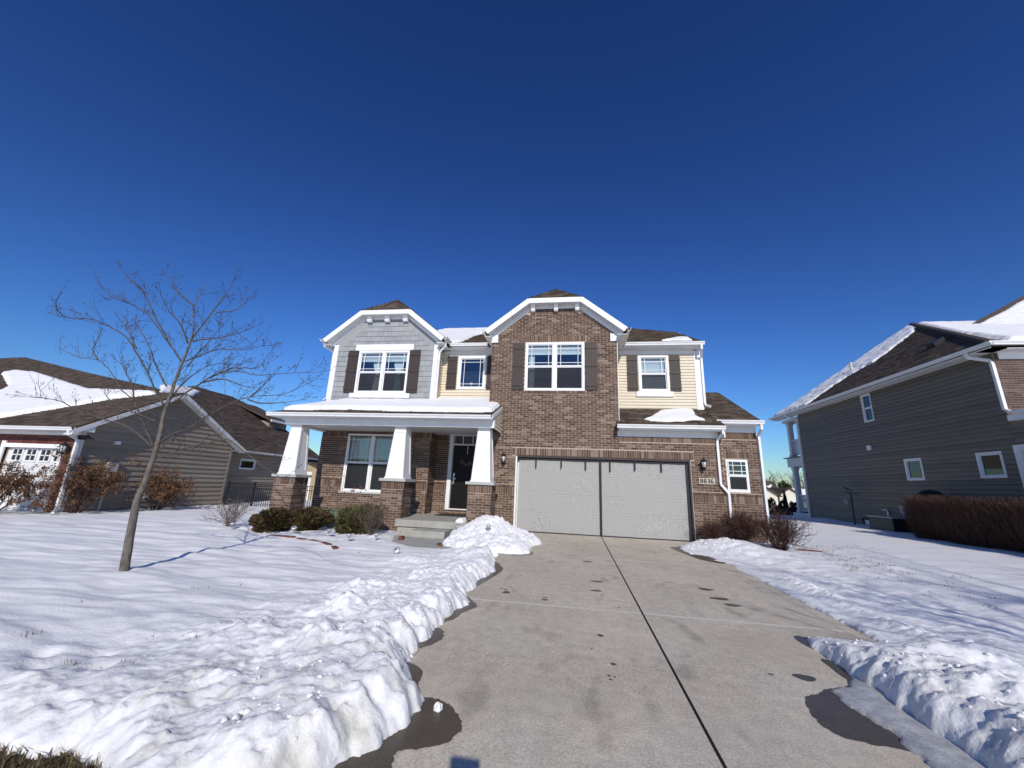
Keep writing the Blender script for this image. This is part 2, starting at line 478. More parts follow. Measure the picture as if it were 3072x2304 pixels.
def snow_sheet(name, poly, to3d, T, w, res, nz, seed=0.0, wob=0.05, m=None):
    us = [p[0] for p in poly]; ss = [p[1] for p in poly]
    a0, a1, b0, b1 = min(us)-0.1, max(us)+0.1, min(ss)-0.1, max(ss)+0.1
    gx = np.arange(a0, a1+res, res); gy = np.arange(b0, b1+res, res)
    X, Y = np.meshgrid(gx, gy, indexing='ij')
    d = sdist(X, Y, poly) + wob*fbm(X*3+seed, Y*3-seed, 3) + wob*0.35*fbm(X*14+seed, Y*14, 2)
    h = np.where(d > 0, T*np.sqrt(np.clip(d/w, 0, 1)*(2-np.clip(d/w, 0, 1))), -0.04) + np.where(d > 0, nz*fbm(X*2.2+seed, Y*2.2, 4)*np.clip(d/w, 0, 1), 0)
    keep = d > -2.2*res
    P = to3d(X, Y, h); nx, ny = X.shape
    V = np.stack([P[0], P[1], P[2]], -1).reshape(-1, 3)
    idx = np.arange(nx*ny).reshape(nx, ny)
    F = np.stack([idx[:-1,:-1], idx[1:,:-1], idx[1:,1:], idx[:-1,1:]], -1)
    kf = keep[:-1,:-1] & keep[1:,:-1] & keep[1:,1:] & keep[:-1,1:]
    F = F[kf]
    used = np.unique(F); remap = np.zeros(len(V), int); remap[used] = np.arange(len(used))
    return np_mesh(name, V[used], remap[F], m or M_snow)

def plane_map(O, U, S):
    O = Vector(O); U = Vector(U).normalized(); S = Vector(S).normalized(); Nn = U.cross(S)
    if Nn.z < 0: Nn = -Nn
    def f(u, s_, h):
        return (O.x+U.x*u+S.x*s_+Nn.x*h, O.y+U.y*u+S.y*s_+Nn.y*h, O.z+U.z*u+S.z*s_+Nn.z*h)
    return f
# ------------------------------------------------------------------ snow and concrete materials
def snow_material(name, base=(0.825, 0.81, 0.785), dirt=0.0):
    m = bpy.data.materials.new(name); m.use_nodes = True
    nt = m.node_tree; N = nt.nodes; L = nt.links
    b = N['Principled BSDF']; b.inputs['Roughness'].default_value = 0.6; b.inputs['Specular IOR Level'].default_value = 0.25
    b.inputs['Subsurface Weight'].default_value = 0.25
    b.inputs['Subsurface Radius'].default_value = (0.9, 1.0, 1.2); b.inputs['Subsurface Scale'].default_value = 0.02
    geo = N.new('ShaderNodeNewGeometry')
    if dirt:
        at = N.new('ShaderNodeAttribute'); at.attribute_name = 'dirt'
        n0 = N.new('ShaderNodeTexNoise'); n0.inputs['Scale'].default_value = 5; n0.inputs['Detail'].default_value = 6
        L.new(geo.outputs['Position'], n0.inputs['Vector'])
        mr = N.new('ShaderNodeMapRange'); mr.inputs['From Min'].default_value = 0.45; mr.inputs['From Max'].default_value = 0.72
        L.new(n0.outputs['Fac'], mr.inputs['Value'])
        mu = N.new('ShaderNodeMath'); mu.operation = 'MULTIPLY'; L.new(mr.outputs[0], mu.inputs[0]); L.new(at.outputs['Fac'], mu.inputs[1])
        mx = N.new('ShaderNodeMix'); mx.data_type = 'RGBA'
        mx.inputs[6].default_value = (*base, 1); mx.inputs[7].default_value = (0.60, 0.58, 0.50, 1)
        L.new(mu.outputs[0], mx.inputs[0]); L.new(mx.outputs[2], b.inputs['Base Color'])
    else:
        b.inputs['Base Color'].default_value = (*base, 1)
    n1 = N.new('ShaderNodeTexNoise'); n1.inputs['Scale'].default_value = 45; n1.inputs['Detail'].default_value = 6
    L.new(geo.outputs['Position'], n1.inputs['Vector'])
    n2 = N.new('ShaderNodeTexNoise'); n2.inputs['Scale'].default_value = 260; n2.inputs['Detail'].default_value = 3
    L.new(geo.outputs['Position'], n2.inputs['Vector'])
    ad = N.new('ShaderNodeMath'); ad.operation = 'MULTIPLY_ADD'; ad.inputs[1].default_value = 0.3
    L.new(n2.outputs['Fac'], ad.inputs[0]); L.new(n1.outputs['Fac'], ad.inputs[2])
    bp = N.new('ShaderNodeBump'); bp.inputs['Strength'].default_value = 0.5; bp.inputs['Distance'].default_value = 0.014
    L.new(ad.outputs[0], bp.inputs['Height']); L.new(bp.outputs[0], b.inputs['Normal'])
    return m
M_snow = snow_material('snow')
M_snow_d = snow_material('snow_bank', dirt=1.0)

def concrete_material(name, base, wet=False):
    m = bpy.data.materials.new(name); m.use_nodes = True
    nt = m.node_tree; N = nt.nodes; L = nt.links
    b = N['Principled BSDF']; b.inputs['Roughness'].default_value = 0.32 if wet else 0.88; b.inputs['Specular IOR Level'].default_value = 0.22 if wet else 0.25
    geo = N.new('ShaderNodeNewGeometry'); pos = geo.outputs['Position']
    def noise(scale, detail, fmin, fmax, a, c, src=pos):
        n = N.new('ShaderNodeTexNoise'); n.inputs['Scale'].default_value = scale; n.inputs['Detail'].default_value = detail
        L.new(src, n.inputs['Vector'])
        mr = N.new('ShaderNodeMapRange'); mr.inputs['From Min'].default_value = fmin; mr.inputs['From Max'].default_value = fmax
        mr.inputs['To Min'].default_value = a; mr.inputs['To Max'].default_value = c
        L.new(n.outputs['Fac'], mr.inputs['Value']); return mr.outputs[0]
    f1 = noise(0.9, 5, 0.3, 0.7, 0.90, 1.10)
    f2 = noise(9, 8, 0.3, 0.7, 0.90, 1.10)
    f3 = noise(70, 4, 0.25, 0.75, 0.72, 1.28)
    mp = N.new('ShaderNodeMapping'); mp.inputs['Scale'].default_value = (2.6, 1.1, 1); L.new(pos, mp.inputs['Vector'])
    f4 = noise(1.5, 6, 0.59, 0.73, 1.0, 0.72, mp.outputs[0])
    def mul(a, c):
        n = N.new('ShaderNodeMath'); n.operation = 'MULTIPLY'; L.new(a, n.inputs[0]); L.new(c, n.inputs[1]); return n.outputs[0]
    f = mul(mul(f1, f2), mul(f3, f4))
    hue = N.new('ShaderNodeTexNoise'); hue.inputs['Scale'].default_value = 0.8; hue.inputs['Detail'].default_value = 4; L.new(pos, hue.inputs['Vector'])
    mx = N.new('ShaderNodeMix'); mx.data_type = 'RGBA'
    mx.inputs[6].default_value = (*base, 1); mx.inputs[7].default_value = (base[0]*1.06, base[1]*0.97, base[2]*0.90, 1)
    L.new(hue.outputs['Fac'], mx.inputs[0])
    vm = N.new('ShaderNodeVectorMath'); vm.operation = 'SCALE'; L.new(mx.outputs[2], vm.inputs[0]); L.new(f, vm.inputs['Scale'])
    L.new(vm.outputs[0], b.inputs['Base Color'])
    nb = N.new('ShaderNodeTexNoise'); nb.inputs['Scale'].default_value = 130; nb.inputs['Detail'].default_value = 3; L.new(pos, nb.inputs['Vector'])
    bp = N.new('ShaderNodeBump'); bp.inputs['Strength'].default_value = 0.10 if wet else 0.25; bp.inputs['Distance'].default_value = 0.004
    L.new(nb.outputs['Fac'], bp.inputs['Height']); L.new(bp.outputs[0], b.inputs['Normal'])
    return m
M_drive = concrete_material('driveway_concrete', (0.500, 0.460, 0.375))
M_wet = concrete_material('wet_concrete', (0.080, 0.065, 0.046), True)
M_joint = mat('joint_filler', (0.02, 0.018, 0.016), 0.9)
M_jlight = mat('joint_edge', (0.64, 0.60, 0.52), 0.9)
M_soil = mat('dark_turf', (0.045, 0.04, 0.02), 0.95, var=(25, 0.4))

def zdrive(y): return -0.03+0.0095*y

# ------------------------------------------------------------------ ground, driveway, walk
g = MB(); R0 = 1500
g.add([(-R0, -R0, -0.30), (R0, -R0, -0.30), (R0, R0, -0.30), (-R0, R0, -0.30)], [(0, 1, 2, 3)])
ground = tag(g.build('ground', M_snow), 'snow covered ground reaching to the horizon', kind='structure')

drive = tag(MB().box(-0.9, 0.9, -13.5, -0.5, -0.285, -0.255).build('driveway', M_joint), 'pale concrete driveway leading up to the garage', kind='structure')
def slab(x0, x1, y0, y1, parent, m, name='slab', th=0.09, g=0.004):
    x0 += g; x1 -= g; y0 += g; y1 -= g
    mb = MB()
    mb.add([(x0,y0,zdrive(y0)-th),(x1,y0,zdrive(y0)-th),(x1,y1,zdrive(y1)-th),(x0,y1,zdrive(y1)-th),(x0,y0,zdrive(y0)),(x1,y0,zdrive(y0)),(x1,y1,zdrive(y1)),(x0,y1,zdrive(y1))],
           [(0,3,2,1),(4,5,6,7),(0,1,5,4),(1,2,6,5),(2,3,7,6),(3,0,4,7)])
    return mb.build(name, m, parent)
rows = [(-3.4, 0.14), (-6.7, -3.4), (-10.0, -6.7), (-13.6, -10.0)]
for i, (y0, y1) in enumerate(rows):
    for x0, x1 in ([(-2.62, -0.008), (0.008, 2.62)] if i == 0 else [(-2.2, -2.05), (-2.05, -0.008), (0.008, 2.05), (2.05, 2.2)]):
        slab(x0, x1, y0, y1, drive, M_drive, g=0.003)
def strip(name, x0, x1, y0, y1, dz, m):
    mb = MB(); mb.add([(x0,y0,zdrive(y0)+dz),(x1,y0,zdrive(y0)+dz),(x1,y1,zdrive(y1)+dz),(x0,y1,zdrive(y1)+dz)], [(0,1,2,3)]); return mb.build(name, m, drive)
for yj in (-6.7, -3.4):
    for s in (1, -1): strip('joint_edge', -2.04 if s > 0 else 0.03, -0.03 if s > 0 else 2.04, yj-0.022, yj+0.022, 0.0015, M_jlight)
strip('joint_filler', -0.0105, 0.0105, -13.5, 0.1, -0.012, M_joint)

def wet(pts, seed=0, rough=0.02):
    """irregular dark damp patch lying on the slab"""
    n = len(pts); out = []
    for i in range(n):
        p0, p1, p2, p3 = pts[i-1], pts[i], pts[(i+1) % n], pts[(i+2) % n]
        for t in (0, .2, .4, .6, .8):
            q = [0.5*((2*p1[k])+(-p0[k]+p2[k])*t+(2*p0[k]-5*p1[k]+4*p2[k]-p3[k])*t*t+(-p0[k]+3*p1[k]-3*p2[k]+p3[k])*t**3) for k in (0, 1)]
            out.append((q[0]+rnd.uniform(-1, 1)*rough*0.5, q[1]+rnd.uniform(-1, 1)*rough*0.5))
    mb = MB(); mb.add([(x, y, zdrive(y)+0.003) for x, y in out], [tuple(range(len(out)))])
    mb.build('wet_patch', M_wet, drive)
def spot(x, y, rx, ry):
    k = 9; ph = rnd.random()*6
    wet([(x+rx*math.cos(a*2*math.pi/k)*(1+0.18*math.sin(2*a+ph)), y+ry*math.sin(a*2*math.pi/k)*(1+0.15*math.cos(a*1.7+ph))) for a in range(k)], rough=0.006)
wet([(-2.1, -8.9), (-1.73, -8.93), (-1.62, -8.95), (-1.53, -9.01), (-1.45, -9.12), (-1.42, -9.23), (-1.46, -9.34), (-1.56, -9.42), (-1.67, -9.46), (-1.69, -9.53), (-1.66, -9.65), (-1.7, -9.9), (-2.15, -9.95), (-2.15, -9.4)])
wet([(-2.15, -6.6), (-2.02, -6.68), (-1.90, -6.88), (-1.86, -6.98), (-1.95, -7.22), (-2.02, -7.5), (-2.15, -7.5)])
wet([(-2.15, -7.7), (-2.0, -7.78), (-1.95, -7.92), (-1.96, -8.06), (-2.03, -8.17), (-2.15, -8.2)])
wet([(-2.1, -8.5), (-1.92, -8.56), (-1.86, -8.72), (-1.84, -8.86), (-2.05, -8.9)])
wet([(-2.15, -4.5), (-2.0, -4.65), (-1.90, -4.98), (-1.93, -5.4), (-2.02, -5.9), (-2.1, -6.25), (-2.18, -6.0)])
wet([(0.85, -8.32), (0.80, -8.42), (0.76, -8.55), (0.75, -8.68), (0.80, -8.78), (0.90, -8.83), (1.05, -8.85), (1.3, -8.9), (1.35, -8.5), (1.25, -8.15), (1.07, -8.16), (0.97, -8.24)])
wet([(1.40, -7.02), (1.46, -7.0), (1.6, -7.08), (1.6, -7.3), (1.5, -7.5), (1.42, -7.35), (1.38, -7.15)])
wet([(1.33, -7.6), (1.42, -7.6), (1.45, -8.0), (1.3, -8.15), (1.22, -8.12), (1.32, -7.95)])
wet([(-2.3, -3.55), (-1.9, -3.68), (-1.6, -3.5), (-1.56, -3.3), (-1.75, -3.0), (-2.3, -3.0)], rough=0.03)
wet([(1.55, -1.2), (1.53, -1.5), (1.66, -2.25), (1.84, -2.85), (2.15, -3.0), (2.3, -2.0), (2.0, -1.0)], rough=0.03)
for s in [(-0.43, -5.31, 0.09, 0.05), (-0.47, -5.85, 0.075, 0.045), (1.10, -5.29, 0.105, 0.06), (1.13, -5.76, 0.115, 0.065), (1.19, -6.03, 0.10, 0.055), (-1.63, -6.29, 0.05, 0.05),
          (-1.66, -6.16, 0.03, 0.02), (-1.61, -6.02, 0.025, 0.018), (-1.73, -6.12, 0.02, 0.015), (-1.56, -6.15, 0.02, 0.015), (-1.12, -6.48, 0.04, 0.035), (-1.13, -6.38, 0.03, 0.018),
          (-0.52, -7.51, 0.03, 0.03), (-0.46, -8.12, 0.024, 0.022), (-0.40, -6.03, 0.02, 0.012), (-0.51, -3.78, 0.10, 0.05), (0.76, -8.0, 0.017, 0.014), (1.005, -7.995, 0.075, 0.058),
          (-0.51, -8.33, 0.014, 0.012), (-0.47, -8.34, 0.01, 0.009), (-0.505, -8.39, 0.011, 0.01), (-0.24, -6.55, 0.018, 0.012), (-0.62, -7.86, 0.012, 0.01)]:
    spot(*s)

walk = bx('walkway', M_slab, None, -5.25, -2.2, -3.45, -2.0, -0.22, -0.065)
tag(walk, 'short concrete front walk below the porch step', kind='structure')

# ------------------------------------------------------------------ snow fields
def graded(a, b, fine0, fine1, step, grow, maxs):
    """coordinates from a to b, fine between fine0 and fine1, growing outside"""
    mid = list(np.arange(fine0, fine1+1e-6, step))
    lo = []; x = fine0; s = step
    while x > a: s = min(s*grow, maxs); x -= s; lo.append(x)
    hi = []; x = mid[-1]; s = step
    while x < b: s = min(s*grow, maxs); x += s; hi.append(x)
    return np.array(lo[::-1]+mid+hi)
def smooth(x, a, b):
    t = np.clip((x-a)/(b-a), 0, 1); return t*t*(3-2*t)
def grid_mesh(name, X, Y, Z, keep, m, dirt=None):
    nx, ny = X.shape; V = np.stack([X, Y, Z], -1).reshape(-1, 3); idx = np.arange(nx*ny).reshape(nx, ny)
    F = np.stack([idx[:-1,:-1], idx[1:,:-1], idx[1:,1:], idx[:-1,1:]], -1)
    kf = keep[:-1,:-1] & keep[1:,:-1] & keep[1:,1:] & keep[:-1,1:]; F = F[kf]
    used = np.unique(F); remap = np.zeros(len(V), int); remap[used] = np.arange(len(used))
    o = np_mesh(name, V[used], remap[F], m)
    if dirt is not None:
        at = o.data.attributes.new('dirt', 'FLOAT', 'POINT'); at.data.foreach_set('value', dirt.reshape(-1)[used].astype(np.float32))
    return o

LEFT = [(-2.45,-3.46),(-2.26,-3.93),(-2.07,-4.63),(-1.97,-5.23),(-2.12,-5.82),(-2.05,-6.24),(-2.10,-6.46),(-1.95,-6.93),(-2.05,-7.21),(-2.05,-7.45),(-2.07,-7.76),(-2.02,-7.95),(-2.10,-8.09),(-2.05,-8.26),
        (-2.08,-8.35),(-2.06,-8.51),(-1.94,-8.68),(-1.87,-8.83),(-1.75,-8.97),(-1.73,-9.08),(-1.71,-9.23),(-1.79,-9.36),(-1.79,-9.45),(-1.90,-9.57),(-1.95,-9.68),(-2.1,-9.95),(-2.75,-10.1),(-2.96,-9.88),(-3.10,-9.815),
        (-3.30,-9.80),(-3.45,-9.83),(-3.62,-9.84),(-3.74,-9.80),(-4.2,-9.75),(-5.5,-10.0),(-60,-11),(-60,60),(-9.3,60),(-9.3,0.9),(-5.4,0.9),(-5.3,-1.3),(-4.95,-2.3),(-4.75,-2.75),(-4.4,-3.1),(-3.9,-3.35),(-3.2,-3.42)]
def left_snow():
    gx = graded(-60, -1.55, -4.6, -1.62, 0.0165, 1.028, 1.6)
    gy = graded(-10.4, 55, -10.0, -6.2, 0.0165, 1.016, 1.6)
    X, Y = np.meshgrid(gx, gy, indexing='ij')
    near = np.exp(-((Y+9.2)/1.6)**2)
    clump = fbm(X*3.1, Y*3.1, 5, 0.55)
    fine = fbm(X*10.5+4, Y*10.5, 4, 0.6)
    d = sdist(X, Y, LEFT) + 0.045*fbm(X*5, Y*5+3, 3) + 0.02*fine
    base = -0.155 - 0.05*smooth(-X, 9, 16)
    # distance from the driveway edge only
    dx = (-2.02 - X)
    edge = smooth(-Y, 2.6, 4.2)
    bank = edge*np.where(dx > 0.0, np.exp(-(np.clip(dx-0.30, 0, None)/ (0.50+0.25*near))**1.2), 1.0)
    front = smooth(-Y, 8.7, 9.6)*smooth(-X, 1.6, 2.4)*(1-smooth(-X, 3.2, 5.0))
    bank = bank*(1-0.35*front*smooth(dx, 0.3, 0.9))
    lump = np.abs(fbm(X*2.3+9, Y*2.3-2, 4, 0.55))
    grit = fbm(X*27, Y*27+2, 3, 0.6); crumb = np.abs(fbm(X*8+1, Y*8+7, 3, 0.6))
    bill = 0.30-np.abs(fbm(X*2.3+2, Y*2.3, 3, 0.45))
    top = 0.075 + bank*(0.115 + 0.05*pnoise(X*0.9, Y*0.9+3)) + bank*(0.035+0.035*clump+0.085*bill+0.011*fine+0.016*(0.2-crumb)+0.006*grit)
    # churned strip beside the bank
    churn = edge*np.exp(-(np.clip(dx-0.9, 0, None)/(1.0+0.6*near))**2)*smooth(dx, 0.2, 0.9)
    top = top + churn*(0.030*clump+0.012*fine+0.022*bill+0.005*grit)
    # soft drift ripples on the lawn
    rip = 0.040*fbm(X*0.8+0.8*Y*0.2, Y*2.3, 3, 0.5) + 0.026*fbm(X*0.9+7, Y*1.3, 3) + 0.016*fbm(X*0.35, Y*0.8, 2) + 0.006*fbm(X*4, Y*6, 3)*smooth(pnoise(X*0.5, Y*0.5), -0.1, 0.4)
    top = top + rip*(1-0.6*bank)
    top = top + 0.04*np.exp(-(((X+6.30)/0.75)**2+((Y+6.95)/0.55)**2)) - 0.03*np.exp(-(((X+5.75)/0.35)**2+((Y+6.9)/0.3)**2)) - 0.05*np.exp(-(((X+6.58)/0.14)**2+((Y+7.05)/0.12)**2))
    # two little heaps and foot holes
    for hx, hy, hr, hh in [(-3.25,-7.0,0.32,0.17),(-3.0,-7.75,0.30,0.16),(-2.75,-6.2,0.35,0.12),(-3.6,-8.35,0.28,0.10),(-2.7,-8.6,0.35,0.12),(-3.4,-5.1,0.3,0.08),(-2.5,-4.4,0.5,0.10),(-4.05,-9.45,0.20,0.05),(-3.0,-9.35,0.35,0.06)]:
        q = np.exp(-(((X-hx)/hr)**2+((Y-hy)/(hr*0.8))**2)); top = top + 0.6*hh*q*(1+0.6*clump+0.25*fine+0.12*grit)
    for hx, hy in [(-4.22,-9.0),(-4.35,-9.3),(-4.6,-9.1),(-3.95,-9.2)]:
        top = top - 0.05*np.exp(-(((X-hx)/0.10)**2+((Y-hy)/0.07)**2))
    # bed in front of the porch is uneven
    bed = np.exp(-((Y+2.6)/0.9)**2)*smooth(-X, 4.5, 5.2)*(1-smooth(-X, 9, 10.5))
    top = top + bed*(0.035+0.05*fbm(X*3.2, Y*3.2+1, 4))
    k = np.clip(d/(0.30+0.14*pnoise(X*2.1, Y*2.1+5)), 0, 1)
    prof = (k*(2-k))**0.75
    face = (1-k)*k*4*edge
    top = top + face*(0.05*bill+0.03*(0.2-crumb)+0.012*fine)
    Z = np.where(d > 0, base+0.03+top*prof, base-0.10)
    far = smooth(Y, 25, 50)+smooth(-X, 35, 55); Z = Z - 0.12*np.clip(far, 0, 1)
    dirt = np.clip(front*0.8+1.0*bank*near, 0, 1)*smooth(-Y, 8.2, 9.2)
    o = grid_mesh('snow_field', X, Y, Z, d > -0.12, M_snow_d, dirt)
    tag(o, 'wide snow covered front lawn and lumpy snow bank left of the driveway', kind='structure')
    def h(x, y):
        i = int(np.argmin(np.abs(gx-x))); j = int(np.argmin(np.abs(gy-y))); return float(Z[i, j])
    return h
hL = left_snow()

RIGHT = [(2.55,0.2),(2.3,-0.2),(1.90,-0.75),(1.60,-1.40),(1.70,-2.1),(1.84,-2.65),(2.1,-2.95),(2.19,-3.64),(2.21,-4.51),(2.19,-5.3),(2.20,-5.94),(2.20,-6.45),(2.18,-6.84),(2.14,-7.22),(1.99,-7.18),(1.86,-7.13),(1.63,-7.15),(1.47,-7.08),
         (1.42,-7.31),(1.41,-7.55),(1.42,-7.75),(1.39,-7.98),(1.40,-8.18),(1.37,-8.38),(1.36,-8.57),(1.39,-8.8),(1.37,-9.2),(1.45,-10.5),(60,-10.5),(60,60),(4.4,60),(4.4,0.6),(3.3,0.5),(3.3,0.2)]
def right_base(X, Y=0.0): return -0.115 + 0.040*np.clip(X-3.6, 0, 7.2) - 0.075*np.clip(Y-12.5, 0, 14)
def right_snow():
    gx = graded(1.2, 60, 1.3, 4.2, 0.0165, 1.022, 1.6)
    gy = graded(-10.0, 55, -9.3, -5.2, 0.0165, 1.016, 1.6)
    X, Y = np.meshgrid(gx, gy, indexing='ij')
    clump = fbm(X*3.3+31, Y*3.3, 5, 0.55); fine = fbm(X*11+7, Y*11+5, 4, 0.6)
    bankz = (0.15+0.85*smooth(-Y, 7.1, 8.3))*smooth(-Y, 6.95, 7.2)*np.exp(-(np.clip(X-1.9, 0, None)/0.8)**2)
    mound = np.exp(-(((X-2.9)/0.85)**2+((Y+0.9)/1.15)**2))
    d = sdist(X, Y, RIGHT) + 0.03*fbm(X*5+2, Y*5, 3) + 0.015*fine
    track = smooth(-Y, 1.0, 2.5)*np.exp(-((X-3.3)/1.1)**2)
    rip = 0.014*fbm(X*0.9+5, Y*2.2, 3) + track*(0.035*fbm(X*1.9+0.4*Y, Y*0.85, 3)+0.028*clump)
    ridge = smooth(-Y, 2.8, 4.0)*np.exp(-((X-2.62)/0.16)**2)*(0.045+0.05*np.abs(fbm(X*6, Y*6, 3)))*(0.4+smooth(pnoise(X*0.1, Y*0.9+2), -0.2, 0.3))
    top = 0.055+0.045*smooth(X, 2.2, 3.4) + rip + ridge + (bankz+mound)*(0.20+0.06*clump+0.10*(0.30-np.abs(fbm(X*2.4+2, Y*2.4, 3, 0.45)))+0.014*fine+0.02*(0.2-np.abs(fbm(X*8+1, Y*8+7, 3, 0.6)))+0.008*fbm(X*27, Y*27, 3, 0.6))
    top = top - 0.12*np.exp(-(((X-2.55)/0.28)**2+((Y+8.0)/0.35)**2)) + 0.10*np.exp(-(((X-2.35)/0.4)**2+((Y+7.55)/0.2)**2))
    wall = np.exp(-((X-10.6)/0.5)**2)*(0.10*np.exp(-((Y-9.3)/1.2)**2)-0.02)
    top = top + wall + 0.05*np.exp(-(((X-5.0)/0.22)**2+((Y+3.0)/0.18)**2))
    bare = np.exp(-(((X-4.75)/0.5)**2+((Y+3.0)/1.4)**2))+0.8*np.exp(-(((X-5.3)/0.6)**2+((Y+0.5)/0.5)**2))
    k = np.clip(d/(0.10+0.18*np.clip(bankz+mound, 0, 1)), 0, 1); prof = (k*(2-k))**0.7
    base = right_base(X, Y)
    Z = np.where(d > 0, base+top*prof, base-0.08)
    far = smooth(Y, 25, 50)+smooth(X, 35, 55); Z = Z - 0.35*np.clip(far, 0, 1)
    dirt = 0.7*bankz*smooth(1.9-X, -0.2, 0.4)
    o = grid_mesh('snow_field', X, Y, Z, d > -0.12, M_snow_d, dirt)
    tag(o, 'snow covered side lawn with tracks and a ploughed bank right of the driveway', kind='structure')
    def h(x, y):
        i = int(np.argmin(np.abs(gx-x))); j = int(np.argmin(np.abs(gy-y))); return float(Z[i, j])
    return h
hR = right_snow()

# shovelled heap between porch step and garage
def step_mound():
    poly = [(-3.60,-3.0),(-3.26,-3.24),(-2.9,-3.45),(-2.44,-3.62),(-2.17,-3.60),(-1.85,-3.56),(-1.62,-3.36),(-1.72,-2.6),(-1.50,-2.0),(-1.66,-1.3),(-2.1,-0.55),(-2.42,-0.06),(-3.0,0.03),(-3.4,-0.9),(-3.65,-1.3),(-3.72,-2.0)]
    gx = np.arange(-3.95, -1.3, 0.02); gy = np.arange(-3.85, 0.1, 0.02)
    X, Y = np.meshgrid(gx, gy, indexing='ij')
    clump = fbm(X*3.3+3, Y*3.3+8, 5, 0.55); fine = fbm(X*11, Y*11, 4, 0.6)
    d = sdist(X, Y, poly)+0.04*clump+0.02*fine
    hgt = 0.10+0.42*np.exp(-(((X+2.85)/0.62)**2+((Y+1.55)/0.95)**2))+0.10*np.exp(-(((X+2.2)/0.5)**2+((Y+2.9)/0.5)**2))+0.06*clump+0.07*(0.3-np.abs(fbm(X*3.4+2, Y*3.4, 3, 0.5)))+0.03*fine+0.03*(0.2-np.abs(fbm(X*8+1, Y*8+7, 3, 0.6)))
    k = np.clip(d/0.22, 0, 1); Z = np.where(d > 0, zdrive(Y)+hgt*np.sqrt(k*(2-k)), zdrive(Y)-0.06)
    o = grid_mesh('snow_heap', X, Y, Z, d > -0.06, M_snow)
    tag(o, 'shovelled heap of snow between the porch step and the garage door', 'snow heap')
    def h(x, y):
        i = int(np.argmin(np.abs(gx-x))); j = int(np.argmin(np.abs(gy-y))); return float(Z[i, j])
    return h
hM = step_mound()
# loose clods broken off the banks
cl = MB()
def clod(x, y, z, r):
    q = [(0, 0, 1), (0.94, 0, 0.3), (0.29, 0.9, 0.3), (-0.76, 0.55, 0.3), (-0.76, -0.55, 0.3), (0.29, -0.9, 0.3), (0.76, 0.55, -0.4), (-0.29, 0.9, -0.4), (-0.94, 0, -0.4), (-0.29, -0.9, -0.4), (0.76, -0.55, -0.4), (0, 0, -0.8)]
    v = [(x+a*r*rnd.uniform(.6, 1.25), y+b*r*rnd.uniform(.6, 1.25), z+c*r*rnd.uniform(.5, 0.95)) for a, b, c in q]
    cl.add(v, [(0,1,2),(0,2,3),(0,3,4),(0,4,5),(0,5,1),(1,6,2),(2,7,3),(3,8,4),(4,9,5),(5,10,1),(1,10,6),(2,6,7),(3,7,8),(4,8,9),(5,9,10),(6,11,7),(7,11,8),(8,11,9),(9,11,10),(10,11,6)])
for i in range(330):
    y = -9.75+6.2*rnd.random()**1.3; x = -2.06-abs(rnd.gauss(0, 0.45)); clod(x, y, hL(x, y), 0.006+0.022*rnd.random()**3)
for i in range(170):
    y = -9.4+2.3*rnd.random(); x = 1.44+abs(rnd.gauss(0, 0.4)); clod(x, y, hR(x, y), 0.006+0.020*rnd.random()**3)
for i in range(260):
    x, y = rnd.gauss(-2.6, 0.45), rnd.gauss(-1.9, 0.7)
    if -3.5 < x < -1.7 and -3.4 < y < -0.1: clod(x, y, hM(x, y), 0.008+0.03*rnd.random()**3)
for i in range(160):
    x, y = rnd.gauss(2.5, 0.4), rnd.gauss(-1.2, 0.6)
    if x > 1.75 and y < 0: clod(x, y, hR(x, y), 0.008+0.03*rnd.random()**3)
tag(cl.build('snow_clods', M_snow, None, True), 'loose crumbs of snow scattered over the shovelled banks', 'snow clods', kind='stuff')
M_ice = mat('slush_ice', (0.42, 0.42, 0.41), 0.35, var=(14, 0.22, 8), bump=(60, 0.5, 0.01), spec=0.5)
ice = snow_sheet('ice_patch', [(1.36,-7.9),(1.25,-8.11),(1.09,-8.19),(1.05,-8.42),(1.09,-8.6),(1.12,-8.7),(1.10,-8.84),(1.09,-9.3),(1.55,-9.3),(1.55,-7.9)], lambda u, v, h: (u, v, zdrive(v)+h*1.0), 0.035, 0.25, 0.02, 0.025, 3.0, 0.04, M_ice)
tag(ice, 'grey slushy ice along the foot of the right snow bank', 'ice')
chunk = MB(); chunk.lathe((-1.615, -9.055, zdrive(-9.05)-0.004), [(0.001,0),(0.026,0.0),(0.031,0.012),(0.026,0.026),(0.014,0.040),(0.001,0.046)], 9)
chunk.v = [(x+rnd.uniform(-.006,.006), y+rnd.uniform(-.006,.006), z+rnd.uniform(-.005,.005)) for x, y, z in chunk.v]
chunk = chunk.build('snow_lump', M_snow); tag(chunk, 'small lump of snow lying on the dark wet patch', 'snow lump')
# ------------------------------------------------------------------ building pieces
def fbox(mb, face, plane, u0, u1, d0, d1, z0, z1, t=0.5):
    """box in wall coordinates; d grows inwards"""
    if face == 'y-': mb.box(u0, u1, plane+d0, plane+d1, z0, z1, t)
    elif face == 'x-': mb.box(plane+d0, plane+d1, u0, u1, z0, z1, t)
    else: mb.box(plane-d1, plane-d0, u0, u1, z0, z1, t)
    return mb
def fpiece(name, m, parent, face, plane, *a):
    return fbox(MB(), face, plane, *a).build(name, m, parent)

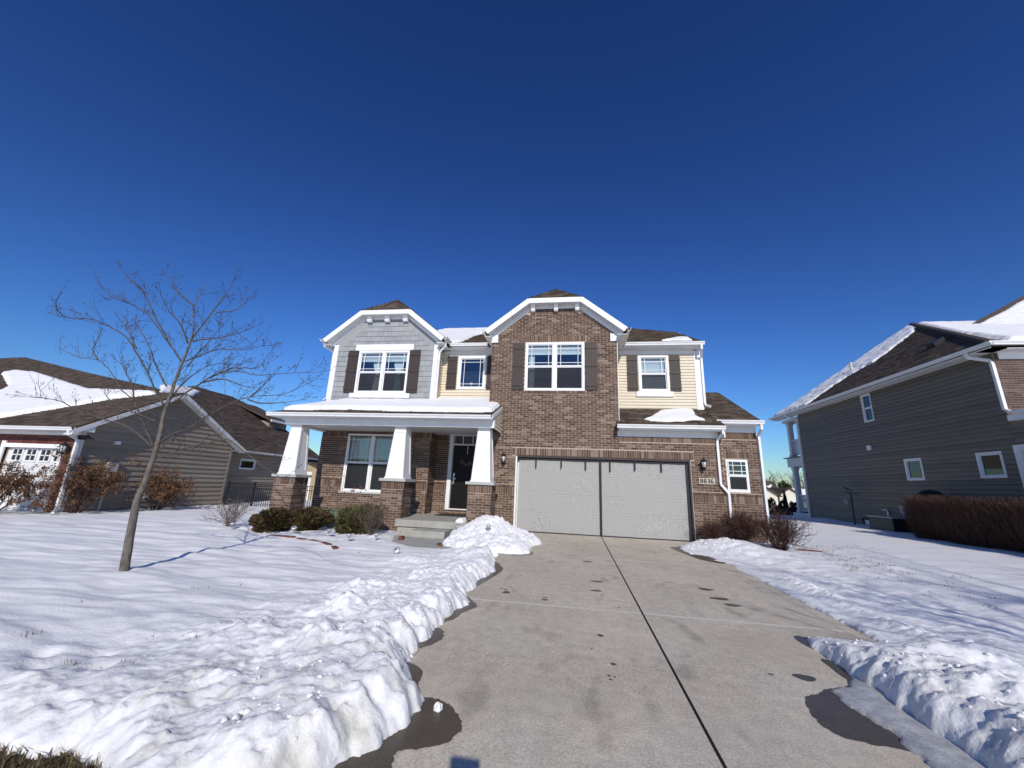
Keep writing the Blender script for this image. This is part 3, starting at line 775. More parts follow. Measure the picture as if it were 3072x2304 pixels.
def window(parent, face, plane, u0, u1, z0, z1, units=1, style='double', fw=0.055, proud=0.03, blind=0.0, screen=True, deep=0.0, grid=True, room=0.5, curt=None):
    """window part (frame mesh) with panes, muntins, screens, blinds as its pieces"""
    pd = deep                       # set-back of the frame
    fr = MB()
    f0, f1 = pd-proud, pd+0.05
    for a in ((u0, u1, z1-fw, z1), (u0, u1, z0, z0+fw)): fbox(fr, face, plane, a[0], a[1], f0, f1, a[2], a[3])
    for a in ((u0, u0+fw), (u1-fw, u1)): fbox(fr, face, plane, a[0], a[1], f0, f1, z0+fw, z1-fw)
    w = (u1-u0-2*fw)/units
    mul = 0.05
    for i in range(1, units):
        c = u0+fw+w*i; fbox(fr, face, plane, c-mul, c+mul, f0, f1, z0+fw, z1-fw)
    win = fr.build('window', M_white, parent)
    back = MB()
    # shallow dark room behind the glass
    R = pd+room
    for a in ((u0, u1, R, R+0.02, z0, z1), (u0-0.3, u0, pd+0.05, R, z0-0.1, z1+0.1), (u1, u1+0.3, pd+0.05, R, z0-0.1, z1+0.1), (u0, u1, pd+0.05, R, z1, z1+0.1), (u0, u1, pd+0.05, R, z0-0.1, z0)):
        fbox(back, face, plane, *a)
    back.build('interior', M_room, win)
    for i in range(units):
        a = u0+fw+w*i+(mul if i > 0 else 0); b = u0+fw+w*(i+1)-(mul if i < units-1 else 0)
        zm = (z0+z1)/2-0.01
        parts = [(zm, z1-fw, True), (z0+fw, zm, False)] if style == 'double' else [(z0+fw, z1-fw, True)]
        for (c, d, upper) in parts:
            sr = 0.028; dd = pd+(0.008 if upper else 0.022)
            s = MB()
            for q in ((a, b, d-sr, d), (a, b, c, c+sr+(0.012 if upper and style == 'double' else 0))): fbox(s, face, plane, q[0], q[1], dd-0.012, dd+0.02, q[2], q[3])
            for q in ((a, a+sr), (b-sr, b)): fbox(s, face, plane, q[0], q[1], dd-0.012, dd+0.02, c+sr, d-sr)
            s.build('sash', M_white, win)
            fpiece('pane', M_glass, win, face, plane, a+sr, b-sr, dd+0.006, dd+0.010, c+sr, d-sr)
            if grid and (upper or grid == 'all'):
                mw = 0.008; gx_ = 0.11; gz = 0.10
                for uu in (a+sr+gx_, b-sr-gx_): fpiece('muntin', M_white, win, face, plane, uu-mw, uu+mw, dd-0.004, dd+0.005, c+sr, d-sr)
                for zz in (c+sr+gz, d-sr-gz): fpiece('muntin', M_white, win, face, plane, a+sr, b-sr, dd-0.006, dd+0.004, zz-mw, zz+mw)
            if screen and not upper:
                fpiece('screen', M_screen, win, face, plane, a+0.01, b-0.01, dd-0.006, dd-0.003, c+0.01, d-0.02)
        if blind:
            bd = pd+0.10; bz = z1-fw-(z1-z0)*blind
            bl = MB(); z = z1-fw
            while z > bz:
                fbox(bl, face, plane, a+0.01, b-0.01, bd, bd+0.012, max(z-0.042, bz), z-0.004); z -= 0.046
            bl.build('blind', M_blind, win)
            fpiece('blind_rail', M_blind, win, face, plane, a+0.01, b-0.01, bd-0.01, bd+0.025, bz-0.05, bz-0.002)
    return win

def shutter(parent, plane, u0, u1, z0, z1):
    sh = MB().box(u0, u1, plane-0.022, plane-0.010, z0, z1).build('shutter', M_shutter, parent)
    n = 4; w = (u1-u0)/n
    for i in range(n): bx('board', M_shutter, sh, u0+i*w+0.004, u0+(i+1)*w-0.004, plane-0.036, plane-0.022, z0, z1)
    H = z1-z0
    for f in (0.10, 0.51, 0.895): bx('batten', M_shutter, sh, u0, u1, plane-0.056, plane-0.036, z0+H*f-0.045, z0+H*f+0.045)

def gutter(parent, x0, x1, y, z, face='y-', d=0.11, h=0.10):
    """K profile gutter whose front lip is at y, top at z"""
    pr = [(0, 0), (0.004, -0.028), (0.030, -0.062), (0.036, -h), (d, -h), (d, 0), (d-0.004, 0), (d-0.004, -h+0.006), (0.042, -h+0.006), (0.036, -0.060), (0.012, -0.028), (0.008, -0.0)]
    mb = MB()
    if face == 'y-': mb.prism([(x0, y+p, z+q) for p, q in pr], (x1-x0, 0, 0))
    elif face == 'x-': mb.prism([(y+p, x0, z+q) for p, q in pr], (0, x1-x0, 0))
    else: mb.prism([(y-p, x0, z+q) for p, q in pr], (0, x1-x0, 0))
    return mb.build('gutter', M_gutter, parent)
def downspout(parent, pts, w=0.048, m=None):
    mb = MB(); mb.tube(pts, w, 4, flat=(1, 0.001, 0.02)); return mb.build('downspout', m or M_gutter, parent)

# ------------------------------------------------------------------ the brick house
H = thing('brick_house', (-3.0, 3.0, -0.05), 'two storey brown brick house with grey and yellow siding and a wide screened garage', 'house')
BS = BrickSet(M_brick, M_mortar); SS = ShingleSet(M_shingle)

# front brick wall with garage opening and the tall gabled bay
W_G = (-2.46, 2.46, -0.3, 2.13); W_B = (-2.27, -0.43, 4.10, 5.67)
def gab(z):
    if z < 5.86: return (-3.35, 0.55)
    return (-3.35+(z-5.86)*1.25, 0.55-(z-5.86)*1.21)
mw = MB()
wall_cells(mw, 'y-', 0.0, 0.25, -3.35, 0.55, -0.2, 5.86, [W_G, W_B])
wall_cells(mw, 'y-', 0.0, 0.25, 0.55, 3.33, -0.2, 2.95, [W_G])
mw.prism([(-3.35, 0, 5.86), (0.55, 0, 5.86), (-0.62, 0, 6.83), (-2.14, 0, 6.83)], (0, 0.25, 0))
mw.box(-3.35, -3.15, 0.25, 1.4, -0.2, 5.9); mw.box(0.35, 0.548, 0.25, 1.4, 2.9, 5.9)
wallA = mw.build('brick_wall', M_mortar, H)
BS.wall(wallA, 'y-', 0.0, -3.35, 0.55, -0.13, 6.63, [(-2.46, 2.46, -0.3, 2.13), (-2.27, -0.43, 4.10, 5.67)],
        soldiers=[(-2.56, 0.545, 2.135, 2.335), (-2.30, -0.40, 5.70, 5.895), (-3.345, -2.46, 1.0, 1.2)], rowlocks=[(-2.30, -0.40, 4.02, 4.09), (-3.345, -2.46, 1.21, 1.265)], lim=gab)
BS.wall(wallA, 'y-', 0.0, -2.05, -0.72, 6.63, 6.64, soldiers=[(-2.05, -0.72, 6.645, 6.82)])
BS.wall(wallA, 'y-', 0.0, 0.55, 3.33, -0.13, 2.60, [(-2.46, 2.46, -0.3, 2.13)],
        soldiers=[(0.55, 2.56, 2.135, 2.335), (0.555, 3.325, 2.60, 2.78), (2.46, 3.325, 1.0, 1.2)], rowlocks=[(2.46, 3.325, 1.21, 1.265)])
# bay side faces (left one shows above the porch roof)
BS.wall(wallA, 'x-', -3.35, 0.0, 1.2, 3.0, 5.7)

# right hand recess wall with the little window
W_R = (3.56, 4.16, 1.31, 2.23)
mw = MB(); wall_cells(mw, 'y-', 0.5, 0.25, 3.33, 4.45, -0.2, 3.05, [W_R]); mw.box(4.25, 4.449, 0.75, 3.9, -0.2, 3.0); mw.box(3.15, 3.329, 0.25, 0.75, -0.2, 2.9)
wallB = mw.build('brick_wall', M_mortar, H)
BS.wall(wallB, 'y-', 0.5, 3.34, 4.45, -0.13, 2.85, [W_R], soldiers=[(3.52, 4.20, 2.25, 2.44), (3.345, 4.445, 2.80, 2.98), (3.345, 4.445, 1.0, 1.2)], rowlocks=[(3.345, 4.445, 1.21, 1.265)])
BS.wall(wallB, 'x+', 4.45, 0.5, 3.9, -0.13, 2.85)
window(H, 'y-', 0.5, *W_R, fw=0.05, proud=-0.015, deep=0.01, grid=True)
bx('corner_trim', M_white, H, 4.452, 4.475, 0.48, 0.56, -0.05, 2.95)

# porch walls
W_P = (-8.28, -6.45, 0.84, 2.72); Z_F = 0.27
mw = MB(); wall_cells(mw, 'y-', 0.6, 0.25, -9.25, -5.36, -0.2, 2.83, [W_P]); mw.box(-9.25, -9.0, 0.85, 6.0, -0.2, 2.83); mw.box(-5.6, -5.36, 0.85, 1.2, -0.2, 2.9)
wallC = mw.build('brick_wall', M_mortar, H)
BS.wall(wallC, 'y-', 0.6, -9.25, -5.36, -0.13, 2.62, [W_P], soldiers=[(-9.245, -8.28, 1.0, 1.2), (-6.45, -5.365, 1.0, 1.2), (-9.245, -5.365, 2.62, 2.80)], rowlocks=[(-9.245, -8.28, 1.21, 1.265), (-6.45, -5.365, 1.21, 1.265)])
BS.wall(wallC, 'x+', -5.36, 0.6, 1.2, 0.27, 2.62, soldiers=[(0.605, 1.195, 1.0, 1.2), (0.605, 1.195, 2.62, 2.80)], rowlocks=[(0.605, 1.195, 1.21, 1.265)])
W_D = (-4.90, -3.72, 0.44, 2.88)
mw = MB(); wall_cells(mw, 'y-', 1.2, 0.25, -5.36, -3.351, -0.2, 2.95, [W_D])
wallD = mw.build('brick_wall', M_mortar, H)
BS.wall(wallD, 'y-', 1.2, -5.36, -3.36, 0.27, 2.62, [W_D], soldiers=[(-5.355, -4.90, 1.0, 1.2), (-5.355, -4.90, 2.62, 2.80)], rowlocks=[(-5.355, -4.90, 1.21, 1.265), (-4.90, -3.72, 0.36, 0.43)])
# porch window with twin units
wp = window(H, 'y-', 0.6, *W_P, units=2, blind=0.36, fw=0.06, proud=0.02)
bx('sill', M_capstone, wp, -8.33, -6.40, 0.55, 0.62, 0.79, 0.835)

# upper brick window + shutters
wb = window(H, 'y-', 0.0, *W_B, units=2, fw=0.06, proud=0.02, blind=0.17)
for u in (-2.13, -1.30):
    cu = MB()
    for i in range(5): cu.lathe((u+0.035*i-0.02, 0.17+0.015*(i % 2), 4.16), [(0.022, 0), (0.022, 1.42)], 7)
    if u < -2: cu.build('curtain', M_curtain, wb)
for a, b in ((-2.665, -2.30), (-0.40, -0.04)): shutter(H, -0.010, a, b, 4.13, 5.65)

# grey gabled bay
W_S = (-8.29, -6.40, 4.12, 5.66)
def gabg(z):
    if z < 5.86: return (-9.12, -5.53)
    return (-9.12+(z-5.86)*1.12, -5.53-(z-5.86)*1.16)
mw = MB(); wall_cells(mw, 'y-', 0.6, 0.25, -9.25, -5.40, 2.9, 5.86, [W_S])
mw.prism([(-9.25, 0.6, 5.86), (-5.40, 0.6, 5.86), (-5.45, 0.6, 5.98), (-6.38, 0.6, 6.93), (-8.36, 0.6, 6.93), (-9.24, 0.6, 5.98)], (0, 0.25, 0))
mw.box(-9.25, -9.05, 0.85, 12.5, 2.83, 5.9); mw.box(-5.6, -5.40, 0.85, 1.5, 2.9, 5.9)
wallE = mw.build('shake_wall', M_shake, H)
z = 3.62; ncnt = 0; k = 0
restk = MB()
while z < 6.79:
    zt = min(z+0.185, 6.80); l = gabg(zt); cuts = [(W_S[0]-0.02, W_S[1]+0.02)] if (zt > W_S[2]+0.02 and z < W_S[3]-0.02) else []
    u = l[0]-rnd.random()*0.15
    while u < l[1]:
        w = rnd.uniform(0.11, 0.26); a = max(u, l[0]); b = min(u+w, l[1])
        for p, q in clip_iv(a, b, cuts):
            if q-p > 0.03:
                o_ = rnd.uniform(0, 0.004)
                pr = [(p+0.002, 0.60, z), (p+0.002, 0.576-o_, z), (p+0.002, 0.592, zt), (p+0.002, 0.60, zt)]
                MB().prism(pr, (q-p-0.004, 0, 0), rnd.random()).build('shake', M_shake, wallE)
        u += w
    z += 0.185; k += 1
wg = window(H, 'y-', 0.6, *W_S, units=2, fw=0.07, proud=0.045, blind=0.16)
bx('head_casing', M_white, wg, -8.43, -6.27, 0.54, 0.598, 5.665, 5.89)
bx('sill', M_white, wg, -8.43, -6.25, 0.52, 0.598, 3.96, 4.115)
def tieback(cx, y0, m1, m2, w0=0.18):
    """curtain gathered in the middle"""
    mb = MB(); rings = []
    for z_, r in ((5.45, w0), (5.2, w0*0.95), (4.98, w0*0.6), (4.88, w0*0.33)):
        rings.append([(cx+r*(i/8-1), y0+0.02*math.sin(i*2.4), z_) for i in range(17)])
    mb.loft(rings, close=False, caps=False); o1 = mb.build('curtain', m1, wg, True)
    mb = MB(); rings = []
    for z_, r in ((4.88, w0*0.3), (4.75, w0*0.45), (4.5, w0*0.7), (4.16, w0*0.85)):
        rings.append([(cx+r*(i/8-1), y0+0.02*math.sin(i*2.4+1), z_) for i in range(17)])
    mb.loft(rings, close=False, caps=False); mb.build('curtain', m2, wg, True)
tieback(-7.63, 0.78, M_curtain, M_curtain); tieback(-6.85, 0.78, M_curtain, M_curtain_g)
for a, b in ((-8.69, -8.31), (-6.38, -6.0)): shutter(H, 0.572, a, b, 4.14, 5.67)
bx('corner_board', M_white, H, -9.29, -9.12, 0.565, 0.70, 3.5, 5.90); bx('corner_board', M_white, H, -5.53, -5.37, 0.565, 0.70, 3.5, 5.86)

# yellow siding walls
W_Y1 = (-4.80, -3.80, 4.42, 5.62); W_Y2 = (1.36, 2.31, 4.37, 5.60)
mw = MB(); wall_cells(mw, 'y-', 1.2, 0.2, -5.40, -3.35, 2.9, 5.95, [W_Y1]); wallF = mw.build('siding_wall', M_yellow, H)
planks(wallF, 'y-', 1.2, -5.40, -3.35, 3.3, 5.75, 0.1, M_yellow, [W_Y1])
planks(wallF, 'x+', -5.40, 0.7, 1.19, 3.3, 5.75, 0.1, M_yellow)
mw = MB(); wall_cells(mw, 'y-', 1.2, 0.2, 0.55, 3.28, 3.0, 5.9, [W_Y2]); mw.box(3.08, 3.28, 1.4, 12.5, 2.9, 5.9); wallG = mw.build('siding_wall', M_yellow, H)
planks(wallG, 'y-', 1.2, 0.57, 3.12, 3.62, 5.70, 0.1, M_yellow, [W_Y2])
bx('corner_board', M_white, H, 3.11, 3.31, 1.165, 1.26, 3.7, 5.74)
bx('inner_trim', M_yellow, H, 0.552, 0.575, 1.15, 1.21, 3.1, 5.75); bx('inner_trim', M_white, H, 0.556, 0.572, 0.0, 0.03, 2.9, 5.68)
wy = window(H, 'y-', 1.2, *W_Y1, fw=0.075, proud=0.045, style='single')
bx('head_casing', M_white, wy, -5.15, -3.72, 1.16, 1.198, 5.625, 5.69)
# small glass and jug standing inside
wk = MB(); wk.lathe((-4.33, 1.34, 4.50), [(0.04, 0), (0.006, 0.01), (0.006, 0.09), (0.05, 0.13), (0.055, 0.19)], 10); wk.build('ornament', M_curtain, wy)
for a, b in ((-5.20, -4.84), (-3.76, -3.40)): shutter(H, 1.178, a, b, 4.41, 5.63)
wz = window(H, 'y-', 1.2, *W_Y2, fw=0.07, proud=0.045, blind=0.9)
bx('sill', M_white, wz, 1.26, 2.41, 1.13, 1.198, 4.20, 4.365)
for a, b in ((0.99, 1.33), (2.34, 2.67)): shutter(H, 1.178, a, b, 4.38, 5.59)

# garage door behind, hanging mesh screen in front
gd = MB(); gd.box(-2.46, 2.46, 0.19, 0.23, -0.05, 2.13); gdo = gd.build('garage_door', M_gdoor, H)
for r in range(4):
    zb = -0.02+r*0.53
    bx('door_section', M_gdoor, gdo, -2.40, 2.40, 0.170, 0.188, zb+0.006, zb+0.524)
    for c in range(8):
        x0 = -2.40+c*0.6+0.06
        for i in range(5): bx('panel_groove', M_gdoor, gdo, x0+i*0.1, x0+i*0.1+0.085, 0.158, 0.169, zb+0.07, zb+0.46)
def screen_half(x0, x1, ph):
    nx, nz = 190, 150
    u, v = np.meshgrid(np.linspace(0, 1, nx+1), np.linspace(0, 1, nz+1), indexing='ij')
    x = x0+(x1-x0)*u; z = -0.015+2.02*v
    y = 0.075+0.008*np.sin(7*u+ph+2*v)*v+0.005*np.sin(19*u-6*v+ph)+0.012*(1-v)*np.sin(4*u+ph)+0.006*fbm(x*2.5+ph, z*1.6, 3)
    # cloth resting on the door shows its sections and boards
    zs = (z+0.02) % 0.53; cell = (x+2.40) % 0.6
    line = np.exp(-((zs-0.0)/0.010)**2)+np.exp(-((zs-0.53)/0.010)**2)
    inp = (zs > 0.07) & (zs < 0.46) & (cell > 0.06) & (cell < 0.56)
    brd = np.where(inp, np.exp(-((((cell-0.06) % 0.1)-0.0925)/0.008)**2), 0)
    edge = np.where((cell > 0.05) & (cell < 0.57), np.exp(-((zs-0.07)/0.008)**2)+np.exp(-((zs-0.46)/0.008)**2), 0)
    keep = smooth(fbm(x*1.1+3*ph, z*1.1, 2), -0.35, 0.25)
    y = y+(0.25+0.75*keep)*(0.012*line+0.007*brd+0.008*edge)
    V = np.stack([x, y, z], -1).reshape(-1, 3); idx = np.arange(V.shape[0]).reshape(nx+1, nz+1)
    F = np.stack([idx[:-1,:-1], idx[1:,:-1], idx[1:,1:], idx[:-1,1:]], -1).reshape(-1, 4)
    return np_mesh('garage_screen', V, F, M_gscreen, H)
for a, b, ph in ((-2.36, -0.03, 0.3), (0.03, 2.33, 2.1)):
    s_ = screen_half(a, b, ph)
bx('screen_edge', M_blackfr, H, -2.44, 2.40, 0.05, 0.11, 2.0, 2.06)
bx('screen_edge', M_blackfr, H, -0.034, 0.034, 0.055, 0.095, -0.02, 2.0)
bx('screen_edge', M_blackfr, H, 2.33, 2.40, 0.045, 0.11, -0.03, 2.0)
bx('screen_hem', M_blackfr, H, -2.40, 2.36, 0.04, 0.10, -0.045, -0.005)
for x in (-1.86, -1.12, -0.42, 0.27, 0.96, 1.68):
    st = MB(); st.box(x-0.018, x+0.002, 0.03, 0.045, 1.75+rnd.uniform(-.03, .03), 2.08); st.box(x+0.006, x+0.024, 0.032, 0.047, 1.78+rnd.uniform(-.05, .05), 2.08); st.build('tie_strap', M_blackfr, H)
bx('jamb_trim', M_white, H, -2.46, -2.415, -0.012, 0.12, -0.05, 2.10)
bx('jamb_trim', M_brownmetal, H, 2.41, 2.455, -0.01, 0.12, -0.05, 2.125); bx('jamb_trim', M_white, H, 2.456, 2.462, -0.014, 0.05, -0.05, 2.1)
bx('head_trim', M_brownmetal, H, -2.414, 2.409, -0.008, 0.12, 2.07, 2.125)

# lanterns on the garage wall
def lantern(parent, x, y, z, sc=1.0):
    lm = MB(); s = sc
    lm.lathe((x, y, z), [(0.005, 0.205*s), (0.012, 0.18*s), (0.008, 0.16*s), (0.03, 0.145*s), (0.085*s, 0.085*s), (0.09*s, 0.075*s), (0.05*s, 0.072*s)], 8)
    lm.lathe((x, y, z), [(0.052*s, -0.085*s), (0.05*s, -0.105*s), (0.03*s, -0.135*s), (0.012*s, -0.15*s), (0.008*s, -0.17*s), (0.001, -0.18*s)], 8)
    for i in range(6):
        a = i*math.pi/3+0.2
        lm.tube([(x+0.072*s*math.cos(a), y+0.072*s*math.sin(a), z+0.075*s), (x+0.05*s*math.cos(a), y+0.05*s*math.sin(a), z-0.088*s)], 0.006*s, 4)
    lm.tube([(x, y+0.03, z-0.10*s), (x, y+0.09, z-0.13*s), (x, y+0.135, z-0.06*s)], 0.012, 6)
    lm.box(x-0.035, x+0.035, y+0.13, y+0.148, z-0.14*s, z+0.05*s)
    o = lm.build('wall_lantern', M_black, parent)
    gl = MB(); gl.lathe((x, y, z), [(0.064*s, 0.07*s), (0.045*s, -0.085*s)], 12); gl.build('lamp_glass', M_frost, o, True)
lantern(H, -2.80, -0.162, 2.0); lantern(H, 2.77, -0.162, 2.01)

# number plaque 8836
pq = bx('number_plaque', M_plaque, H, 2.65, 3.05, -0.03, 0.0, 1.49, 1.645)
M_dig = mat('digit_brown', (0.02, 0.015, 0.012), 0.6)
SEG = {'8': 'abcdefg', '3': 'abcdg', '6': 'acdefg'}
def digit(ch, x, z, w, h, t, y):
    mb = MB(); m_ = h/2; c = 0.010
    R = {'a': (x+c, x+w-c, z+h-t, z+h), 'g': (x+c, x+w-c, z+m_-t/2, z+m_+t/2), 'd': (x+c, x+w-c, z, z+t),
         'f': (x, x+t*1.2, z+m_+0.004, z+h-c), 'b': (x+w-t*1.2, x+w, z+m_+0.004, z+h-c), 'e': (x, x+t*1.2, z+c, z+m_-0.004), 'c': (x+w-t*1.2, x+w, z+c, z+m_-0.004)}
    for i, s in enumerate(SEG[ch]):
        a, b, p, q = R[s]; mb.box(a, b, y-0.004-0.0003*i, y, p, q)
    for (s1, s2, px, pz, sx, sz) in (('a','f',x,z+h,1,-1),('a','b',x+w,z+h,-1,-1),('d','e',x,z,1,1),('d','c',x+w,z,-1,1)):
        if s1 in SEG[ch] and s2 in SEG[ch]:
            mb.prism([(px+sx*c, y-0.0035, pz), (px, y-0.0035, pz+sz*c), (px+sx*c*1.6, y-0.0035, pz+sz*c*1.6)], (0, 0.0035, 0))
    if ch == '8' or ch == '6' or ch == '3':
        mb.box(x+w-t*1.2, x+w-0.004, y-0.0028, y, z+m_-0.012, z+m_+0.012) if ch != '6' else None
    return mb.build('digit', M_dig, pq)
for i, ch in enumerate('8836'): digit(ch, 2.674+i*0.0905, 1.511, 0.076, 0.112, 0.0215, -0.0305)

# front door
fd = bx('front_door', M_door, H, -4.76, -3.80, 1.25, 1.29, 0.44, 2.48)
for (a, b, c, d) in ((-4.68, -4.33, 0.62, 1.10), (-4.23, -3.88, 0.62, 1.10), (-4.68, -4.33, 1.24, 1.85), (-4.23, -3.88, 1.24, 1.85), (-4.68, -4.33, 1.97, 2.36), (-4.23, -3.88, 1.97, 2.36)):
    pm = MB(); pm.box(a, b, 1.243, 1.249, c, d); pm.box(a+0.05, b-0.05, 1.234, 1.243, c+0.05, d-0.05); pm.build('door_panel', M_door, fd)
hm = MB(); hm.lathe((-4.69, 1.215, 1.44), [(0.028, 0), (0.03, 0.03), (0.012, 0.04)], 10); hm.box(-4.715, -4.665, 1.232, 1.249, 1.30, 1.56); hm.box(-4.70, -4.60, 1.195, 1.212, 1.37, 1.39); hm.build('door_handle', M_steel, fd)
hk = MB(); hk.box(-4.72, -4.65, 1.17, 1.21, 1.20, 1.29); hk.tube([(-4.705, 1.19, 1.29), (-4.705, 1.19, 1.33), (-4.665, 1.19, 1.33), (-4.665, 1.19, 1.29)], 0.006, 6); hk.build('key_box', M_steel, fd)
df = MB(); df.box(-4.90, -4.77, 1.16, 1.32, 0.40, 2.80); df.box(-3.79, -3.72, 1.16, 1.32, 0.40, 2.80); df.box(-4.90, -3.72, 1.16, 1.32, 2.80, 2.90); df.box(-4.77, -3.79, 1.18, 1.32, 2.485, 2.53); df.box(-4.77, -3.79, 1.14, 1.3, 0.405, 0.435)
dfo = df.build('door_frame', M_white, H)
for x in (-4.45, -4.11): bx('muntin', M_white, dfo, x-0.012, x+0.012, 1.22, 1.25, 2.53, 2.80)
bx('transom_pane', M_glass, dfo, -4.77, -3.79, 1.26, 1.265, 2.53, 2.80); bx('interior', M_room, dfo, -4.77, -3.79, 1.33, 1.36, 2.5, 2.85)
wr = thing('door_wreath', (-4.27, 1.2, 1.9), 'thin hoop wreath with pale flowers hanging on the dark front door', 'wreath')
wm = MB(); wm.tube([(-4.27+0.17*math.cos(i*math.pi/12), 1.215, 2.02+0.17*math.sin(i*math.pi/12)) for i in range(25)], 0.008, 5); wm.build('hoop', M_brownmetal, wr)
wm = MB(); wm.box(-4.282, -4.264, 1.222, 1.230, 2.19, 2.46); wm.build('hanger', M_curtain, wr)
M_fl = mat('dried_flower', (0.32, 0.29, 0.22), 0.9); wm = MB()
for i in range(60):
    a = math.radians(rnd.uniform(180, 330)); rr = rnd.uniform(0.12, 0.24)
    c = (-4.27+rr*math.cos(a), 1.20+rnd.uniform(-.03, .01), 2.02+rr*math.sin(a)); wm.lathe(c, [(0.001, -0.012), (0.016, 0), (0.001, 0.012)], 5)
tag(wm.build('flowers', M_fl, wr), kind='stuff')

# porch slab, step, piers, columns
sl = MB(); sl.box(-9.15, -3.36, -1.12, 1.2, 0.06, Z_F); sl.box(-5.38, -2.95, -1.48, -1.12, 0.10, Z_F); sl.box(-3.36, -2.95, -1.12, -0.02, 0.10, Z_F-0.002)
slo = sl.build('porch_slab', M_slab, H)
bx('porch_base', M_soil, H, -9.1, -3.0, -1.08, 0.5, -0.25, 0.05); bx('porch_base', M_slab, H, -5.33, -3.0, -1.43, -1.09, -0.25, 0.098)
bx('porch_step', M_slab, H, -4.72, -3.85, -2.02, -1.435, -0.14, 0.085)
for cx in (-9.0, -5.69, -3.23):
    y0 = -1.2; hw = 0.315
    pm = MB(); pm.box(cx-hw, cx+hw, y0, y0+0.62, -0.2, 1.225); pr_ = pm.build('brick_pier', M_mortar, H)
    BS.wall(pr_, 'y-', y0, cx-hw, cx+hw, -0.13, 1.0, soldiers=[(cx-hw+0.003, cx+hw-0.003, 1.02, 1.215)])
    BS.wall(pr_, 'x+', cx+hw, y0, y0+0.62, -0.13, 1.0, soldiers=[(y0+0.003, y0+0.617, 1.02, 1.215)])
    BS.wall(pr_, 'x-', cx-hw, y0, y0+0.62, -0.13, 1.0, soldiers=[(y0+0.003, y0+0.617, 1.02, 1.215)])
    cm = MB(); cm.box(cx-0.385, cx+0.385, y0-0.06, y0+0.68, 1.226, 1.30); cm.build('pier_cap', M_capstone, H)
    # tapered column
    b, t_ = 0.272, 0.175; yc = y0+0.31; z0_, z1_ = 1.30, 2.755
    def ring(h, z_): return [(cx-h, yc-h, z_), (cx+h, yc-h, z_), (cx+h, yc+h, z_), (cx-h, yc+h, z_)]
    cmb = MB(); cmb.loft([ring(b-0.012, z0_), ring(t_-0.012, z1_)]); col = cmb.build('column', M_white, H)
    def half(z_): return b+(t_-b)*(z_-z0_)/(z1_-z0_)
    fr_ = MB()
    for face in range(4):
        def P(s, z_, out):   # s in -1..1 across the face
            h = half(z_); q = s*h; o = h+out-0.012
            return [(cx+q, yc-o, z_), (cx+o, yc+q, z_), (cx-q, yc+o, z_), (cx-o, yc-q, z_)][face]
        for (s0, s1, za, zb) in ((-1, -0.68, z0_+0.001, z1_-0.001), (0.68, 1, z0_+0.001, z1_-0.001), (-0.68, 0.68, z0_+0.001, z0_+0.14), (-0.68, 0.68, z1_-0.16, z1_-0.001)):
            q = [P(s0, za, 0), P(s1, za, 0), P(s1, zb, 0), P(s0, zb, 0)]; r = [P(s0, za, 0.012), P(s1, za, 0.012), P(s1, zb, 0.012), P(s0, zb, 0.012)]
            fr_.add(q+r, [(4, 5, 6, 7), (0, 1, 5, 4), (1, 2, 6, 5), (2, 3, 7, 6), (3, 0, 4, 7)])
    fr_.build('panel_frame', M_white, col)
    cb = MB(); cb.box(cx-0.285, cx+0.285, yc-0.285, yc+0.285, 1.301, 1.335); cb.build('column_base', M_white, col)
    if cx == -9.0:
        wt = MB(); wt.box(cx+0.312, cx+0.318, y0+0.02, y0+0.03, 0, 0.01)

# porch beam, soffit, ceiling, roof
bm = MB(); bm.box(-9.30, -2.92, -1.205, -1.03, 2.757, 2.955); bm.box(-9.30, -9.12, -1.03, 0.6, 2.757, 2.955)
bm.build('porch_beam', M_white, H)
bx('porch_ceiling', M_soffit, H, -9.28, -3.36, -1.03, 1.2, 2.83, 2.86)
bx('porch_soffit', M_soffit, H, -9.62, -2.95, -1.50, -1.206, 2.945, 2.957); bx('porch_soffit', M_soffit, H, -9.62, -9.301, -1.206, 0.6, 2.945, 2.957)
gutter(H, -9.71, -2.955, -1.56, 3.055); gutter(H, -1.45, 0.6, -9.71, 3.052, 'x-')
bx('fascia', M_white, H, -9.60, -2.955, -1.449, -1.43, 2.93, 3.05); 
# porch roof planes: front slope and hipped left end
pm_ = 0.355; yE, zE = -1.52, 3.05; yT = 0.6; zT = zE+pm_*(yT-yE)
xl = -9.68; hipx = xl+(yT-yE)*0.55
rd = roof_deck('porch_roof', H, [(xl, yE, zE), (-2.95, yE, zE), (-2.95, yT, zT), (hipx, yT, zT)], th=0.06)
sl_ = math.hypot(yT-yE, zT-zE)
SS.plane(rd, (xl, yE, zE+0.004), (1, 0, 0), (0, yT-yE, zT-zE), [(0, 0), (-2.95-xl, 0), (-2.95-xl, sl_), (hipx-xl, sl_)])
rd2 = roof_deck('porch_roof', H, [(xl, yE, zE), (hipx, yT, zT), (xl, yT, zE)], th=0.06)
mb = MB(); mb.prism([(-3.25, yT, 3.06), (-2.97, yT, 3.06), (-2.97, yT, zT), (-3.25, yT, zT)], (0, 0.5, 0)); mb.build('roof_return', M_yellow, H)
